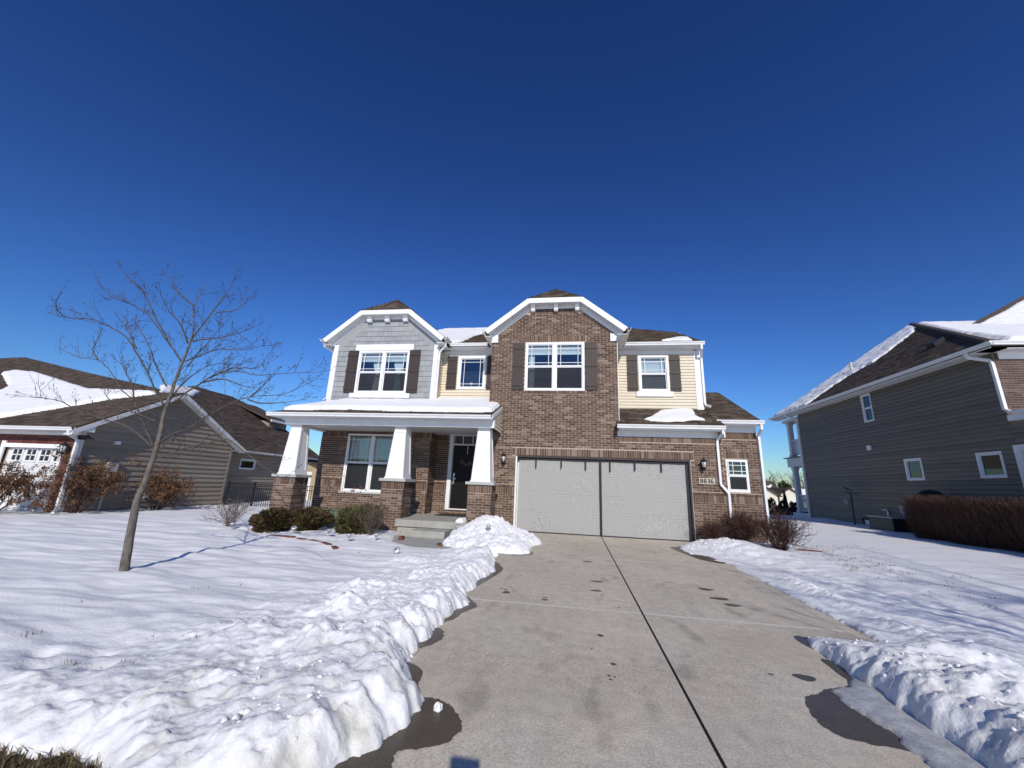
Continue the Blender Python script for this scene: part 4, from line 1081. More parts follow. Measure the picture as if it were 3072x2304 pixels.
# right gable end of the porch roof with siding
ge = MB(); ge.prism([(-2.99, -1.20, 2.96), (-2.99, 0.0, 2.96), (-2.99, 0.0, zE+pm_*(0-yE)-0.06), (-2.99, -1.2, zE+pm_*(-1.2-yE)-0.06)], (0.03, 0, 0)); geo_ = ge.build('porch_gable', M_yellow, H)
z = 2.76
while z < 3.5:
    ya = max(-1.2, yE+(z+0.1-zE+0.07)/pm_)
    if ya < -0.05:
        MB().prism([(-2.96, ya, z), (-2.938, ya, z), (-2.956, ya, z+0.1), (-2.96, ya, z+0.1)], (0, -ya, 0)).build('siding_plank', M_yellow, geo_)
    z += 0.1
mb = MB(); mb.prism([(-2.948, -1.45, zE-0.1), (-2.948, -0.01, zE+pm_*(-0.01-yE)-0.12), (-2.948, -0.01, zE+pm_*(-0.01-yE)+0.0), (-2.948, -1.45, zE+0.02)], (0.02, 0, 0)); mb.build('rake_board', M_white, H)

# gabled bays: roofs with clipped fronts, rakes, soffits, frieze, brackets
def bay_roof(xa, xb, zlow, yF, yW, zclip, ridge_y, back, capL, capR, bks, bkm, bw=0.13):
    """xa,xb eave x at the rake; zlow roof height there; yF front of overhang; yW wall plane"""
    xc = (xa+xb)/2; sl = (zclip-zlow)/((capL)-xa); zr = zclip+(xc-capL)*sl
    yR = ridge_y
    th = 0.05
    A = (xa, yF, zlow); B = (capL, yF, zclip); C = (capR, yF, zclip); D = (xb, yF, zlow); E = (xc, yR, zr); Fk = (xc, back, zr); G = (xa, back, zlow); I = (xb, back, zlow)
    L_ = roof_deck('bay_roof', H, [A, B, E, Fk, G], th=th); R_ = roof_deck('bay_roof', H, [D, I, Fk, E, C], th=th); T_ = roof_deck('bay_roof', H, [B, C, E], th=th)
    hl = math.hypot(1, sl)
    # shingles: left slope u along +y, s up towards the ridge
    ul = (capL-xa)*hl; ur = (xc-xa)*hl
    SS.plane(L_, (xa, yF, zlow+0.004), (0, 1, 0), (1, 0, sl), [(0, 0), (back-yF, 0), (back-yF, ur), (yR-yF, ur), (0, ul)], single=False)
    SS.plane(R_, (xb, yF, zlow+0.004), (0, 1, 0), (-1, 0, sl), [(0, 0), (back-yF, 0), (back-yF, ur), (yR-yF, ur), (0, ul)], single=False)
    hs = math.hypot(yR-yF, zr-zclip)
    SS.plane(T_, (capL, yF-0.02, zclip-0.012), (1, 0, 0), (0, yR-yF, zr-zclip), [(0, 0), (capR-capL, 0), (xc-capL, hs)], single=False)
    # rake fascia: three boards
    fh = 0.165
    n = Vector((-(zclip-zlow), 0, capL-xa)).normalized()
    def board(p, q, name, y0, y1, w0, w1, m, parent=H):
        """board along p->q in the x,z plane, between perpendicular offsets w0..w1 below the line"""
        p = Vector(p); q = Vector(q); d = (q-p).normalized(); nn = Vector((d.z, 0, -d.x))
        if nn.z > 0: nn = -nn
        a, b, c, e = p+nn*w0, q+nn*w0, q+nn*w1, p+nn*w1
        return MB().prism([(v.x, y0, v.z) for v in (a, b, c, e)], (0, y1-y0, 0)).build(name, m, parent)
    board((xa-0.02, 0, zlow-0.02), (capL+0.01, 0, zclip-0.005), 'rake_board', yF-0.022, yF, 0.0, fh, M_white)
    board((capR-0.01, 0, zclip-0.005), (xb+0.02, 0, zlow-0.02), 'rake_board', yF-0.022, yF, 0.0, fh, M_white)
    board((capL+0.04, 0, zclip-0.005), (capR-0.04, 0, zclip-0.005), 'clip_board', yF-0.0225, yF-0.0005, 0.003, fh, M_white)
    # soffits following the rake
    for p, q in (((xa, 0, zlow), (capL, 0, zclip)), ((capL, 0, zclip), (capR, 0, zclip)), ((capR, 0, zclip), (xb, 0, zlow))):
        so_ = board(p, q, 'rake_soffit', yF+0.001, yW-0.002, fh-0.035, fh-0.02, M_soffit)
        L0 = (Vector(q)-Vector(p)).length; nn_ = int(L0/0.10)
        for i in range(nn_):
            a = Vector(p).lerp(Vector(q), (i+0.06)/nn_); b = Vector(p).lerp(Vector(q), (i+0.94)/nn_)
            board(a, b, 'soffit_rib', yF+0.002, yW-0.003, fh-0.02, fh-0.012, M_soffit, so_)
    # frieze on the wall
    for p, q in (((xa, 0, zlow), (capL, 0, zclip)), ((capR, 0, zclip), (xb, 0, zlow))):
        board(p, q, 'frieze_board', yW-0.028, yW-0.004, fh-0.01, fh+0.115, M_white if bkm is M_white else M_white)
    board((capL+0.02, 0, zclip), (capR-0.02, 0, zclip), 'frieze_board', yW-0.030, yW-0.003, fh-0.01, fh+0.085, M_white)
    for x in bks:
        bk = MB(); bk.prism([(x-bw/2, yW-0.03, zclip-0.37), (x-bw/2, yW-0.14, zclip-0.37), (x-bw/2, yW-0.17, zclip-0.31), (x-bw/2, yW-0.14, zclip-0.26), (x-bw/2, yW-0.20, zclip-0.19), (x-bw/2, yW-0.20, zclip-0.15), (x-bw/2, yW-0.03, zclip-0.15)], (bw, 0, 0)); bk.build('bracket', bkm, H)
bay_roof(-3.55, 0.83, 6.03, -0.30, 0.0, 7.07, 0.42, 6.0, -2.22, -0.48, (-2.055, -1.32, -0.65), M_white)
bay_roof(-9.58, -5.12, 6.05, 0.30, 0.6, 7.10, 1.10, 6.5, -8.30, -6.42, (-8.02, -7.345, -6.66), M_frieze, 0.17)
for a, b in ((-3.40, -3.17), (0.36, 0.575)): bx('return_block', M_white, H, a, b, -0.045, -0.003, 5.68, 5.93)
# side eaves of the bays: soffit box and gutter ends
bx('eave_soffit', M_soffit, H, -3.56, -3.352, -0.28, 1.0, 5.80, 5.815); bx('eave_soffit', M_soffit, H, 0.552, 0.84, -0.28, 1.0, 5.80, 5.815)
bx('eave_soffit', M_soffit, H, -9.58, -9.26, 0.32, 3.0, 5.84, 5.855); bx('eave_soffit', M_soffit, H, -5.39, -5.12, 0.32, 1.1, 5.84, 5.855)
gutter(H, -0.32, 1.0, -3.68, 6.03, 'x-'); gutter(H, -0.32, 0.85, 0.96, 6.0, 'x+')
gutter(H, 0.27, 4.0, -9.72, 6.05, 'x-'); gutter(H, 0.27, 1.0, -5.0, 6.05, 'x+')

# main roof: front slope, clipped right end
zE, yE, mr = 5.95, 0.80, 0.5
xr_, xl_ = 3.28, -9.6; yR, zR = 7.1, 5.95+0.5*6.3; yC = 3.72; zC = zE+mr*(yC-yE); xh = 1.25
rf = roof_deck('main_roof', H, [(xl_, yE, zE), (xr_, yE, zE), (xr_, yC, zC), (xh, yR, zR), (xl_+2, yR, zR), (xl_, yC, zC)], th=0.08)
q = math.hypot(1, mr)
SS.plane(rf, (xl_, yE, zE+0.004), (1, 0, 0), (0, 1, mr), [(0, 0), (xr_-xl_, 0), (xr_-xl_, (yC-yE)*q), (xh-xl_, (yR-yE)*q), (2, (yR-yE)*q), (0, (yC-yE)*q)], single=False)
roof_deck('main_roof', H, [(xr_, yC, zC), (xr_, 2*yR-yC, zC), (xh, yR, zR)], th=0.08)
roof_deck('main_roof', H, [(xl_, yC, zC), (xl_+2, yR, zR), (xl_, 2*yR-yC, zC)], th=0.08)
roof_deck('main_roof', H, [(xr_, 2*yR-yE, zE), (xl_, 2*yR-yE, zE), (xl_, 2*yR-yC, zC), (xl_+2, yR, zR), (xh, yR, zR), (xr_, 2*yR-yC, zC)], th=0.08)
mb = MB(); mb.prism([(3.24, yE, zE-0.08), (3.24, yC, zC-0.09), (3.24, 2*yR-yC, zC-0.09), (3.24, 2*yR-yE, zE-0.08)], (-0.02, 0, 0)); mb.build('side_gable', M_yellow, H)
gutter(H, yC-0.05, 2*yR-yC, 3.42, zC-0.02, 'x+')
mb = MB(); mb.prism([(xr_, yE, zE-0.14), (xr_, yC, zC-0.14), (xr_, yC, zC-0.005), (xr_, yE, zE-0.005)], (0.02, 0, 0)); mb.build('rake_board', M_white, H)
gutter(H, -5.04, -3.68, 0.74, 5.98); gutter(H, 0.86, 3.36, 0.74, 5.905+0.02)
bx('eave_soffit', M_soffit, H, -5.12, -3.36, 0.86, 1.17, 5.83, 5.845); bx('eave_soffit', M_soffit, H, 0.57, 3.30, 0.86, 1.17, 5.79, 5.805)
bx('frieze_board', M_frieze, H, -5.38, -3.36, 1.172, 1.197, 5.69, 5.829); bx('frieze_board', M_frieze, H, 0.57, 3.11, 1.172, 1.197, 5.64, 5.789)
bx('fascia', M_white, H, -5.0, -3.68, 0.852, 0.87, 5.83, 5.97); bx('fascia', M_white, H, 0.86, 3.30, 0.852, 0.87, 5.79, 5.92)

# garage roofs
zE, yE = 3.02, -0.36
ga = roof_deck('garage_roof', H, [(0.48, yE, zE), (3.36, yE, zE), (3.36, 1.25, zE+0.5*(1.25-yE)), (0.48, 1.25, zE+0.5*(1.25-yE))], th=0.05)
SS.plane(ga, (0.48, yE, zE+0.004), (1, 0, 0), (0, 1, 0.5), [(0, 0), (2.90, 0), (2.90, 0.5*q), (2.78, 0.5*q), (2.78, 1.56*q), (0, 1.56*q)])
y2 = 0.14; z2 = zE+0.5*(y2-yE); yr2 = 3.3; zr2 = zE+0.5*(yr2-yE)
gb = roof_deck('garage_roof', H, [(3.37, y2, z2), (4.50, y2, z2), (4.50, yr2, zr2), (3.37, yr2, zr2)], th=0.05)
SS.plane(gb, (3.28, y2, z2+0.004), (1, 0, 0), (0, 1, 0.5), [(0, 0), (1.22, 0), (1.22, (yr2-y2)*q), (0, (yr2-y2)*q)])
roof_deck('garage_roof', H, [(3.28, yr2, zr2), (4.50, yr2, zr2), (4.50, 6.4, z2), (3.28, 6.4, z2)], th=0.05)
mb = MB(); mb.prism([(4.43, 0.5, 2.95), (4.43, yr2, zr2-0.07), (4.43, 6.1, 2.95)], (-0.02, 0, 0)); mb.build('side_gable', M_yellow, H)
gutter(H, 0.46, 3.34, -0.42, 3.045); gutter(H, 3.28, 4.55, 0.08, 3.295)
bx('eave_soffit', M_soffit, H, 0.56, 3.30, -0.30, -0.027, 2.925, 2.94); bx('frieze_board', M_white, H, 0.50, 3.245, -0.026, -0.006, 2.745, 2.924)
bx('fascia', M_white, H, 0.50, 3.33, -0.308, -0.29, 2.90, 3.02); bx('eave_return', M_white, H, 3.302, 3.335, -0.30, 0.45, 2.74, 3.02)
bx('eave_soffit', M_soffit, H, 3.34, 4.48, 0.20, 0.473, 3.175, 3.19); bx('frieze_board', M_white, H, 3.345, 4.45, 0.474, 0.494, 2.99, 3.174)
bx('fascia', M_white, H, 3.34, 4.50, 0.192, 0.21, 3.15, 3.27)
bx('flashing', M_black, H, 0.462, 0.50, -0.38, 0.0, 2.90, 3.10)
# downspouts
downspout(H, [(3.27, -0.33, 2.95), (3.27, -0.33, 2.86), (3.20, -0.06, 2.70), (3.19, -0.05, 2.6), (3.19, -0.05, 1.52), (3.20, -0.05, 1.48), (3.36, -0.08, 1.27), (3.365, -0.08, 1.2), (3.365, -0.05, -0.05)], 0.042)
downspout(H, [(4.47, 0.16, 3.2), (4.47, 0.16, 3.06), (4.49, 0.44, 2.90), (4.49, 0.44, 2.8), (4.49, 0.44, 0.3), (4.52, 0.40, 0.15), (4.60, 0.1, 0.02)], 0.042)
downspout(H, [(3.26, 0.80, 5.83), (3.26, 0.80, 5.70), (3.33, 1.12, 5.50), (3.33, 1.14, 5.4), (3.33, 1.14, 3.98), (3.36, 1.10, 3.90), (3.46, 1.02, 3.86)], 0.045)
downspout(H, [(-5.08, 0.42, 5.95), (-5.10, 0.5, 5.80), (-5.33, 0.62, 5.62), (-5.335, 0.62, 5.5), (-5.335, 0.62, 3.9)], 0.042)
downspout(H, [(-9.64, 0.42, 5.95), (-9.64, 0.5, 5.84), (-9.34, 0.66, 5.66), (-9.335, 0.66, 5.55), (-9.335, 0.66, 3.95), (-9.42, 0.6, 3.86)], 0.042)
BS.finish(H, 300); SS.finish(H, 300)

# roof snow
up = lambda O, m_: plane_map(O, (1, 0, 0), (0, 1, m_))
def roof_snow(poly, z0, y0, m_, T, label, seed, w=0.10, res=0.025):
    """poly given in world x,y on the slope"""
    qq = math.hypot(1, m_)
    o = snow_sheet('roof_snow', [(x, (y-y0)*qq) for x, y in poly], plane_map((0, y0, z0), (1, 0, 0), (0, 1, m_)), T, w, res, 0.02, seed)
    return tag(o, label, 'snow')
roof_snow([(1.30, 0.12), (1.50, 0.32), (1.74, 0.60), (1.86, 0.88), (2.2, 1.05), (2.55, 1.12), (2.93, 1.08), (2.88, 0.75), (2.84, 0.55), (2.90, 0.30), (2.95, 0.14), (2.65, 0.16), (2.40, 0.02), (2.1, 0.0), (1.81, -0.08), (1.48, 0.0)], 3.03, -0.36, 0.5, 0.07, 'small melting snow patch on the shingles above the garage', 1.3)
roof_snow([(2.05, 0.84), (2.3, 1.15), (2.65, 1.55), (2.97, 1.75), (3.1, 1.5), (3.0, 0.84)], 5.96, 0.80, 0.5, 0.06, 'small wedge of snow at the right end of the upper roof', 4.1)
roof_snow([(-5.6, 0.9), (-5.0, 0.98), (-4.85, 1.2), (-4.85, 2.2), (-4.95, 3.6), (-4.75, 4.5), (-3.0, 6.4), (-3.0, 7.0), (-7.5, 7.0), (-7.5, 3.0)], 5.96, 0.80, 0.5, 0.10, 'smooth snow on the roof valley between the two gabled bays', 7.7, res=0.05)
roof_snow([(-9.48, -1.12), (-9.0, -1.16), (-8.5, -1.12), (-8.0, -1.02), (-7.4, -0.98), (-6.7, -1.06), (-6.0, -1.14), (-5.3, -1.12), (-4.7, -1.18), (-4.2, -1.16), (-3.5, -1.14), (-3.05, -1.08), (-3.02, 0.2), (-3.2, 0.7), (-3.3, 1.22), (-8.4, 1.22), (-8.6, 0.65), (-9.1, -0.4)], 3.06, -1.52, 0.355, 0.13, 'long thick blanket of snow on the porch roof', 2.2, 0.12, 0.03)
# ------------------------------------------------------------------ left neighbour
LH = thing('neighbour_house', (-18.0, 2.0, -0.2), 'single storey taupe siding house with red brick garage front, left of the lawn', 'house')
LB = BrickSet(M_brick_red, M_mortar_l); LS = ShingleSet(M_shingle2)
DR = (-18.95, -16.72, -0.4, 1.88)
mw = MB(); wall_cells(mw, 'y-', -1.45, 0.25, -26, -16.15, -0.35, 2.48, [DR]); lw = mw.build('brick_wall', M_mortar_l, LH)
LB.wall(lw, 'y-', -1.45, -21.0, -16.15, -0.3, 2.30, [DR], soldiers=[(-19.05, -16.62, 1.93, 2.13), (-21.0, -16.155, 2.30, 2.47)])
gdm = MB(); gdm.box(-18.95, -16.72, -1.36, -1.32, -0.35, 1.88); lgd = gdm.build('garage_door', M_gdoor, LH)
for i in range(4):
    x = -18.75+i*0.56
    fr = MB()
    for a in ((x, x+0.46, 1.74, 1.79), (x, x+0.46, 1.36, 1.41), (x, x+0.05, 1.41, 1.74), (x+0.41, x+0.46, 1.41, 1.74), (x+0.215, x+0.245, 1.41, 1.74), (x+0.05, x+0.41, 1.56, 1.59)): fr.box(a[0], a[1], -1.39, -1.361, a[2], a[3])
    f_ = fr.build('door_light', M_white, lgd)
    for a in ((x+0.05, x+0.215, 1.41, 1.56), (x+0.245, x+0.41, 1.41, 1.56), (x+0.05, x+0.215, 1.59, 1.74), (x+0.245, x+0.41, 1.59, 1.74)): bx('pane', M_room, f_, a[0], a[1], -1.37, -1.362, a[2], a[3])
    for zz in (-0.2, 0.35, 0.9): bx('door_panel', M_gdoor, lgd, x-0.02, x+0.48, -1.372, -1.361, zz, zz+0.42)
for a in ((-19.10, -18.95, -0.35, 2.0), (-16.72, -16.60, -0.35, 1.92)): bx('door_casing', M_white, LH, a[0], a[1], -1.50, -1.40, a[2], a[3])
bx('door_casing', M_white, LH, -18.95, -16.72, -1.50, -1.40, 1.80, 1.93)
lantern(LH, -16.42, -1.62, 1.80, 1.25)
def lgl(z):
    if z < 2.5: return (-1.45, 4.3)
    return (-1.45+(z-2.5)/0.60, 4.3-(z-2.5)/0.56)
mw = MB(); mw.prism([(-16.15, -1.44, -0.35), (-16.15, 4.3, -0.35), (-16.15, 4.3, 2.5), (-16.15, 1.3, 4.18), (-16.15, -1.44, 2.5)], (-0.2, 0, 0)); lsw = mw.build('siding_wall', M_sid_l, LH)
planks(lsw, 'x+', -16.15, -1.45, 4.3, -0.22, 4.15, 0.18, M_sid_l, lim=lgl, lip=0.042)
bx('corner_board', M_sid_l, LH, -16.16, -16.11, 4.22, 4.32, -0.3, 2.5); bx('corner_board', M_white, LH, -16.16, -16.10, -1.50, -1.36, -0.3, 2.4)
bx('foundation', mat('foundation_tan', (0.30, 0.23, 0.11), 0.9), LH, -16.14, -16.135, 2.2, 4.28, -0.35, -0.19)
RWIN = (6.15, 7.15, 1.48, 2.0)
mw = MB(); wall_cells(mw, 'x+', -17.3, 0.2, 4.3, 9.3, -0.35, 2.45, [RWIN]); mw.box(-17.5, -16.2, 4.2, 4.3, -0.35, 2.4); lrw = mw.build('siding_wall', M_sid_l, LH)
planks(lrw, 'x+', -17.3, 4.3, 9.3, -0.22, 2.36, 0.18, M_sid_l, [RWIN], lip=0.042)
window(LH, 'x+', -17.3, *RWIN, style='single', grid=False, proud=0.04, fw=0.06)
# roofs
pL = 0.58; fz = lambda y: 2.42+pL*(y+1.9)
poly = [(-40, -1.9), (-15.82, -1.9), (-15.82, 1.28), (-17.2, 1.28), (-17.74, 1.74), (-24.6, 3.94), (-36.2, 7.82), (-40, 7.4)]
lr = roof_deck('front_roof', LH, [(x, y, fz(y)) for x, y in poly], th=0.08)
qL = math.hypot(1, pL)
LS.plane(lr, (0, -1.9, 2.424), (1, 0, 0), (0, 1, pL), [(x, (y+1.9)*qL) for x, y in poly if True], e=0.145)
roof_deck('front_roof', LH, [(-15.82, 1.28, fz(1.28)), (-15.82, 4.65, 2.40), (-20, 4.65, 2.40), (-20, 1.28, fz(1.28))], th=0.08)
gz = lambda x: 2.38+0.6*(-16.9-x)
poly2 = [(2.6, -16.9), (12.4, -16.9), (12.4, -22.2), (11.0, -23.3), (8.3, -23.4), (2.6, -20.5)]
lr2 = roof_deck('rear_roof', LH, [(x, y, gz(x)) for y, x in poly2], th=0.08)
LS.plane(lr2, (-16.9, 0, 2.384), (0, 1, 0), (-1, 0, 0.6), [(y, (-16.9-x)*math.hypot(1, 0.6)) for y, x in poly2], e=0.15, single=False, wmul=1.3)
dm = MB(); dm.box(-22.5, -19.95, 10.75, 12.3, 3.6, 4.62); dmo = dm.build('dormer', M_sid_l, LH)
roof_deck('dormer_roof', LH, [(-19.6, 10.4, 4.62), (-19.6, 12.6, 4.62), (-22.8, 12.6, 5.9), (-22.8, 10.4, 5.9)], M_shingle2, 0.08)
bx('dormer_fascia', M_gutter, LH, -19.6, -19.52, 10.4, 12.6, 4.52, 4.66)
gutter(LH, 3.0, 12.4, -16.82, 2.38, 'x+'); gutter(LH, -40, -15.80, -2.0, 2.43)
bx('eave_soffit', M_soffit, LH, -26, -15.9, -1.9, -1.47, 2.32, 2.335)
bx('frieze_board', M_white, LH, -26, -16.2, -1.478, -1.462, 2.22, 2.319)
for (p, q) in (((-1.93, 2.36), (1.30, 4.235)), ((1.26, 4.235), (4.72, 2.33))):
    mb = MB(); mb.prism([(-15.80, p[0], p[1]-0.15), (-15.80, q[0], q[1]-0.15), (-15.80, q[0], q[1]), (-15.80, p[0], p[1])], (-0.03, 0, 0)); mb.build('rake_board', M_soffit, LH)
    mb = MB(); mb.prism([(-15.83, p[0], p[1]-0.13), (-15.83, q[0], q[1]-0.13), (-16.13, q[0], q[1]-0.13), (-16.13, p[0], p[1]-0.13)], (0, 0, -0.02)); mb.build('rake_soffit', M_soffit, LH)
mb = MB(); mb.prism([(-15.82, -1.92, 2.34), (-15.82, -1.35, 2.34), (-15.82, -1.35, 2.66)], (-0.3, 0, 0)); mb.build('eave_return', M_soffit, LH)
downspout(LH, [(-15.95, -1.93, 2.36), (-15.95, -1.90, 2.22), (-16.05, -1.58, 2.10), (-16.06, -1.56, 2.0), (-16.06, -1.56, 0.0), (-15.95, -1.7, -0.08)], 0.055)
bx('vent_hood', M_white, LH, -16.13, -16.02, -0.50, -0.36, 2.05, 2.16); bx('vent_hood', M_gutter, LH, -16.13, -16.04, 0.88, 1.02, 0.27, 0.44)
mt = MB(); mt.box(-16.13, -16.0, -0.56, -0.26, 1.15, 1.46); mt.build('meter_box', mat('meter_grey', (0.42, 0.42, 0.41), 0.5), LH)
downspout(LH, [(-16.08, -0.44, 1.16), (-16.08, -0.44, -0.15)], 0.035, mat('conduit_grey', (0.45, 0.45, 0.44), 0.5))
fl = MB(); fl.box(-16.10, -15.98, -1.62, -1.40, 2.10, 2.20); fl.prism([(-15.97, -1.66, 2.22), (-15.97, -1.36, 2.22), (-15.75, -1.36, 2.12), (-15.75, -1.66, 2.12)], (0, 0, 0.015)); fl.build('solar_floodlight', M_black, LH)
LB.finish(LH, 300); LS.finish(LH, 300)
q_ = math.hypot(1, pL)
o = snow_sheet('roof_snow', [(x, (y+1.9)*q_) for x, y in [(-22.0, -1.75), (-19.75, -1.35), (-19.05, -0.63), (-18.55, -0.13), (-18.06, 0.53), (-16.95, 1.0), (-17.1, 1.22), (-18.5, 1.30), (-20.77, 1.48), (-23.9, 2.55), (-28.0, 3.97), (-30.2, 4.41), (-30.3, 3.95), (-27.0, 2.45), (-25.6, 1.8), (-24.3, 0.7), (-26, -1.6)]], plane_map((0, -1.9, 2.44), (1, 0, 0), (0, 1, pL)), 0.12, 0.15, 0.06, 0.03, 9.0)
tag(o, 'broad smooth snow drift on the brown roof of the left neighbour', 'snow')
o = snow_sheet('roof_snow', [(y, (-16.9-x)*math.hypot(1, 0.6)) for x, y in [(-21.4, 4.8), (-22.3, 5.6), (-22.8, 7.2), (-22.7, 8.1), (-21.8, 6.9), (-21.5, 6.2)]], plane_map((-16.9, 0, 2.42), (0, 1, 0), (-1, 0, 0.6)), 0.07, 0.15, 0.06, 0.02, 5.0)
tag(o, 'small snow patch behind the ridge of the left neighbour roof', 'snow')

# tan shed and black fence beyond
TS = thing('tan_shed', (-17.7, 12.0, -0.3), 'tan outbuilding with white door seen behind the porch column', 'shed')
mb = MB(); mb.prism([(-19.1, 11.0, -0.6), (-16.28, 11.0, -0.6), (-16.28, 11.0, 1.80), (-17.7, 11.0, 2.36), (-19.1, 11.0, 1.72)], (0, 2.0, 0)); mb.build('wall', M_sid_b, TS)
planks(TS, 'y-', 11.0, -19.1, -16.28, -0.4, 2.3, 0.12, M_sid_b, [(-16.98, -16.58, -0.5, 1.54)], lim=lambda z: (-19.1, -16.28) if z < 1.75 else (-19.1+(z-1.72)*2.18, -16.28-(z-1.80)*2.53))
bx('door', M_white, TS, -16.98, -16.58, 10.95, 10.99, -0.5, 1.54)
roof_deck('roof', TS, [(-17.7, 10.8, 2.46), (-16.1, 10.8, 1.84), (-16.1, 13.2, 1.84), (-17.7, 13.2, 2.46)], M_shingle2, 0.07); roof_deck('roof', TS, [(-17.7, 10.8, 2.46), (-17.7, 13.2, 2.46), (-19.3, 13.2, 1.76), (-19.3, 10.8, 1.76)], M_shingle2, 0.07)

FN = thing('picket_fence', (-12.7, 4.45, -0.2), 'black metal picket fence between the two houses', 'fence')
for x in (-16.05, -14.75, -12.62, -10.9, -9.4): bx('post', M_black, FN, x-0.032, x+0.032, 4.42, 4.484, -0.35, 0.93)
for zz in (-0.12, 0.66, 0.84): bx('rail', M_black, FN, -16.05, -9.4, 4.436, 4.468, zz-0.014, zz+0.014)
pk = MB().box(-0.009, 0.009, -0.009, 0.009, -0.30, 0.845).mesh('picket'); pk.materials.append(M_black)
x = -15.95
while x < -9.45:
    o = bpy.data.objects.new('picket', pk); o.location = (x, 4.452, 0.0); link(o, FN); x += 0.105

# ------------------------------------------------------------------ right neighbour
RH = thing('neighbour_house', (15.0, 6.0, 0.1), 'two storey olive grey siding house with snowy roof right of the side lawn', 'house')
RS = ShingleSet(M_shingle2); RB = BrickSet(M_brick_dk, M_mortar)
bx('light_block', M_sid_r, RH, 11.24, 24, 0.95, 10.6, -0.1, 5.45)  # solid box added inside the walls to block light, not a building part
WR1 = (5.53, 6.08, 4.28, 5.40); WR2 = (3.77, 4.51, 1.96, 2.71); WR3 = (1.12, 1.86, 1.98, 2.71); WR4 = (-0.3, 0.78, 0.35, 2.83)
mw = MB(); wall_cells(mw, 'x-', 11.0, 0.22, 0.96, 10.85, -0.1, 5.5, [WR1, WR2, WR3, WR4]); wall_cells(mw, 'x-', 11.0, 0.22, -3.0, 0.96, -0.1, 3.39, [WR4]); mw.box(11.0, 15, 10.63, 10.85, -0.1, 5.5)
rw = mw.build('siding_wall', M_sid_r, RH)
planks(rw, 'x-', 11.0, 0.71, 10.85, 0.05, 5.42, 0.135, M_sid_r, [WR1, WR2, WR3, WR4], lip=0.045)
planks(rw, 'x-', 11.0, -3.0, 0.71, 0.05, 3.42, 0.135, M_sid_r, [WR4], lip=0.045)
window(RH, 'x-', 11.0, *WR1, grid=False, screen=False, fw=0.05, proud=0.04); window(RH, 'x-', 11.0, *WR2, style='single', grid=False, fw=0.065, proud=0.04); window(RH, 'x-', 11.0, *WR3, style='single', grid=False, fw=0.065, proud=0.04)
window(RH, 'x-', 11.0, *WR4, style='single', grid=False, fw=0.15, proud=0.05)
for yy in (4.0, 1.45):
    cr = MB(); cr.lathe((11.14, yy, 2.04), [(0.05, 0), (0.06, 0.03), (0.02, 0.05), (0.035, 0.12), (0.05, 0.15), (0.02, 0.20), (0.001, 0.24)], 10); cr.build('ornament', M_curtain, RH)
mw = MB(); mw.box(10.995, 20, 0.70, 0.95, 3.4, 5.42); rbw = mw.build('brick_wall', M_mortar, RH)
RB.wall(rbw, 'y-', 0.70, 11.0, 13.2, 3.5, 5.22, soldiers=[(11.0, 13.2, 5.23, 5.41)])
RB.finish(RH, 300)
mR = 0.7; sz = lambda x: 5.58+mR*(x-10.6)
rr_ = roof_deck('side_roof', RH, [(10.6, 0.3, 5.58), (18.55, 12.55, sz(18.55)), (18.55, 12.8, sz(18.55)), (10.6, 12.8, 5.58)], th=0.1)
qR = math.hypot(1, mR)
RS.plane(rr_, (10.6, 0, 5.585), (0, 1, 0), (1, 0, mR), [(0.3, 0), (12.8, 0), (12.8, 7.95*qR), (12.55, 7.95*qR)], e=0.15, wmul=1.3)
fz2 = lambda y: 5.58+0.455*(y-0.3)
fr_ = roof_deck('front_roof', RH, [(10.6, 0.3, 5.58), (32, 0.3, 5.58), (32, 12.5, fz2(12.5)), (18.55, 12.55, fz2(12.55))], th=0.1)
RS.plane(fr_, (10.6, 0.3, 5.585), (1, 0, 0), (0, 1, 0.455), [(0, 0), (9, 0), (9, 13.3), (7.95, 13.4)], e=0.15, single=False, wmul=1.5)
mb = MB(); mb.tube([(10.6, 0.3, 5.61), (18.5, 12.5, 11.14)], [0.10, 0.10], 6, 0.45); mb.build('hip_cap', M_shingle2, RH)
ur = roof_deck('upper_roof', RH, [(17.0, 8.0, 9.08), (34, 8.0, 9.08), (34, 13.4, 13.13), (25.2, 13.4, 13.13)], M_shingle2, 0.12)
ub = MB(); ub.prism([(17.3, 8.05, 8.9), (25.4, 13.4, 12.95), (25.4, 13.4, 5.0), (17.3, 8.05, 5.0)], (9, 0, 0)); ub.build('upper_gable', M_sid_r, RH)
o = snow_sheet('roof_snow', [(x, (y-0.3)*math.hypot(1, 0.455)) for x, y in [(11.5, 0.75), (12.2, 0.65), (26, 0.5), (26, 12), (18.6, 12.2), (15.5, 7.6), (12.9, 3.6)]], plane_map((0, 0.3, 5.61), (1, 0, 0), (0, 1, 0.455)), 0.12, 0.15, 0.08, 0.03, 3.0)
tag(o, 'deep snow covering the street side roof of the right neighbour', 'snow')
o = snow_sheet('roof_snow', [(x, (y-8.0)*1.25) for x, y in [(17.4, 8.05), (33, 8.05), (33, 9.6), (21.6, 9.5), (22.4, 9.6), (22.0, 10.0), (23.6, 11.3), (26.8, 13.1), (25.1, 13.05), (21.2, 10.45), (18.6, 8.8)]], plane_map((0, 8.0, 9.1), (1, 0, 0), (0, 1, 0.75)), 0.08, 0.2, 0.05, 0.03, 8.0)
tag(o, 'snow on the highest roof of the right neighbour', 'snow')
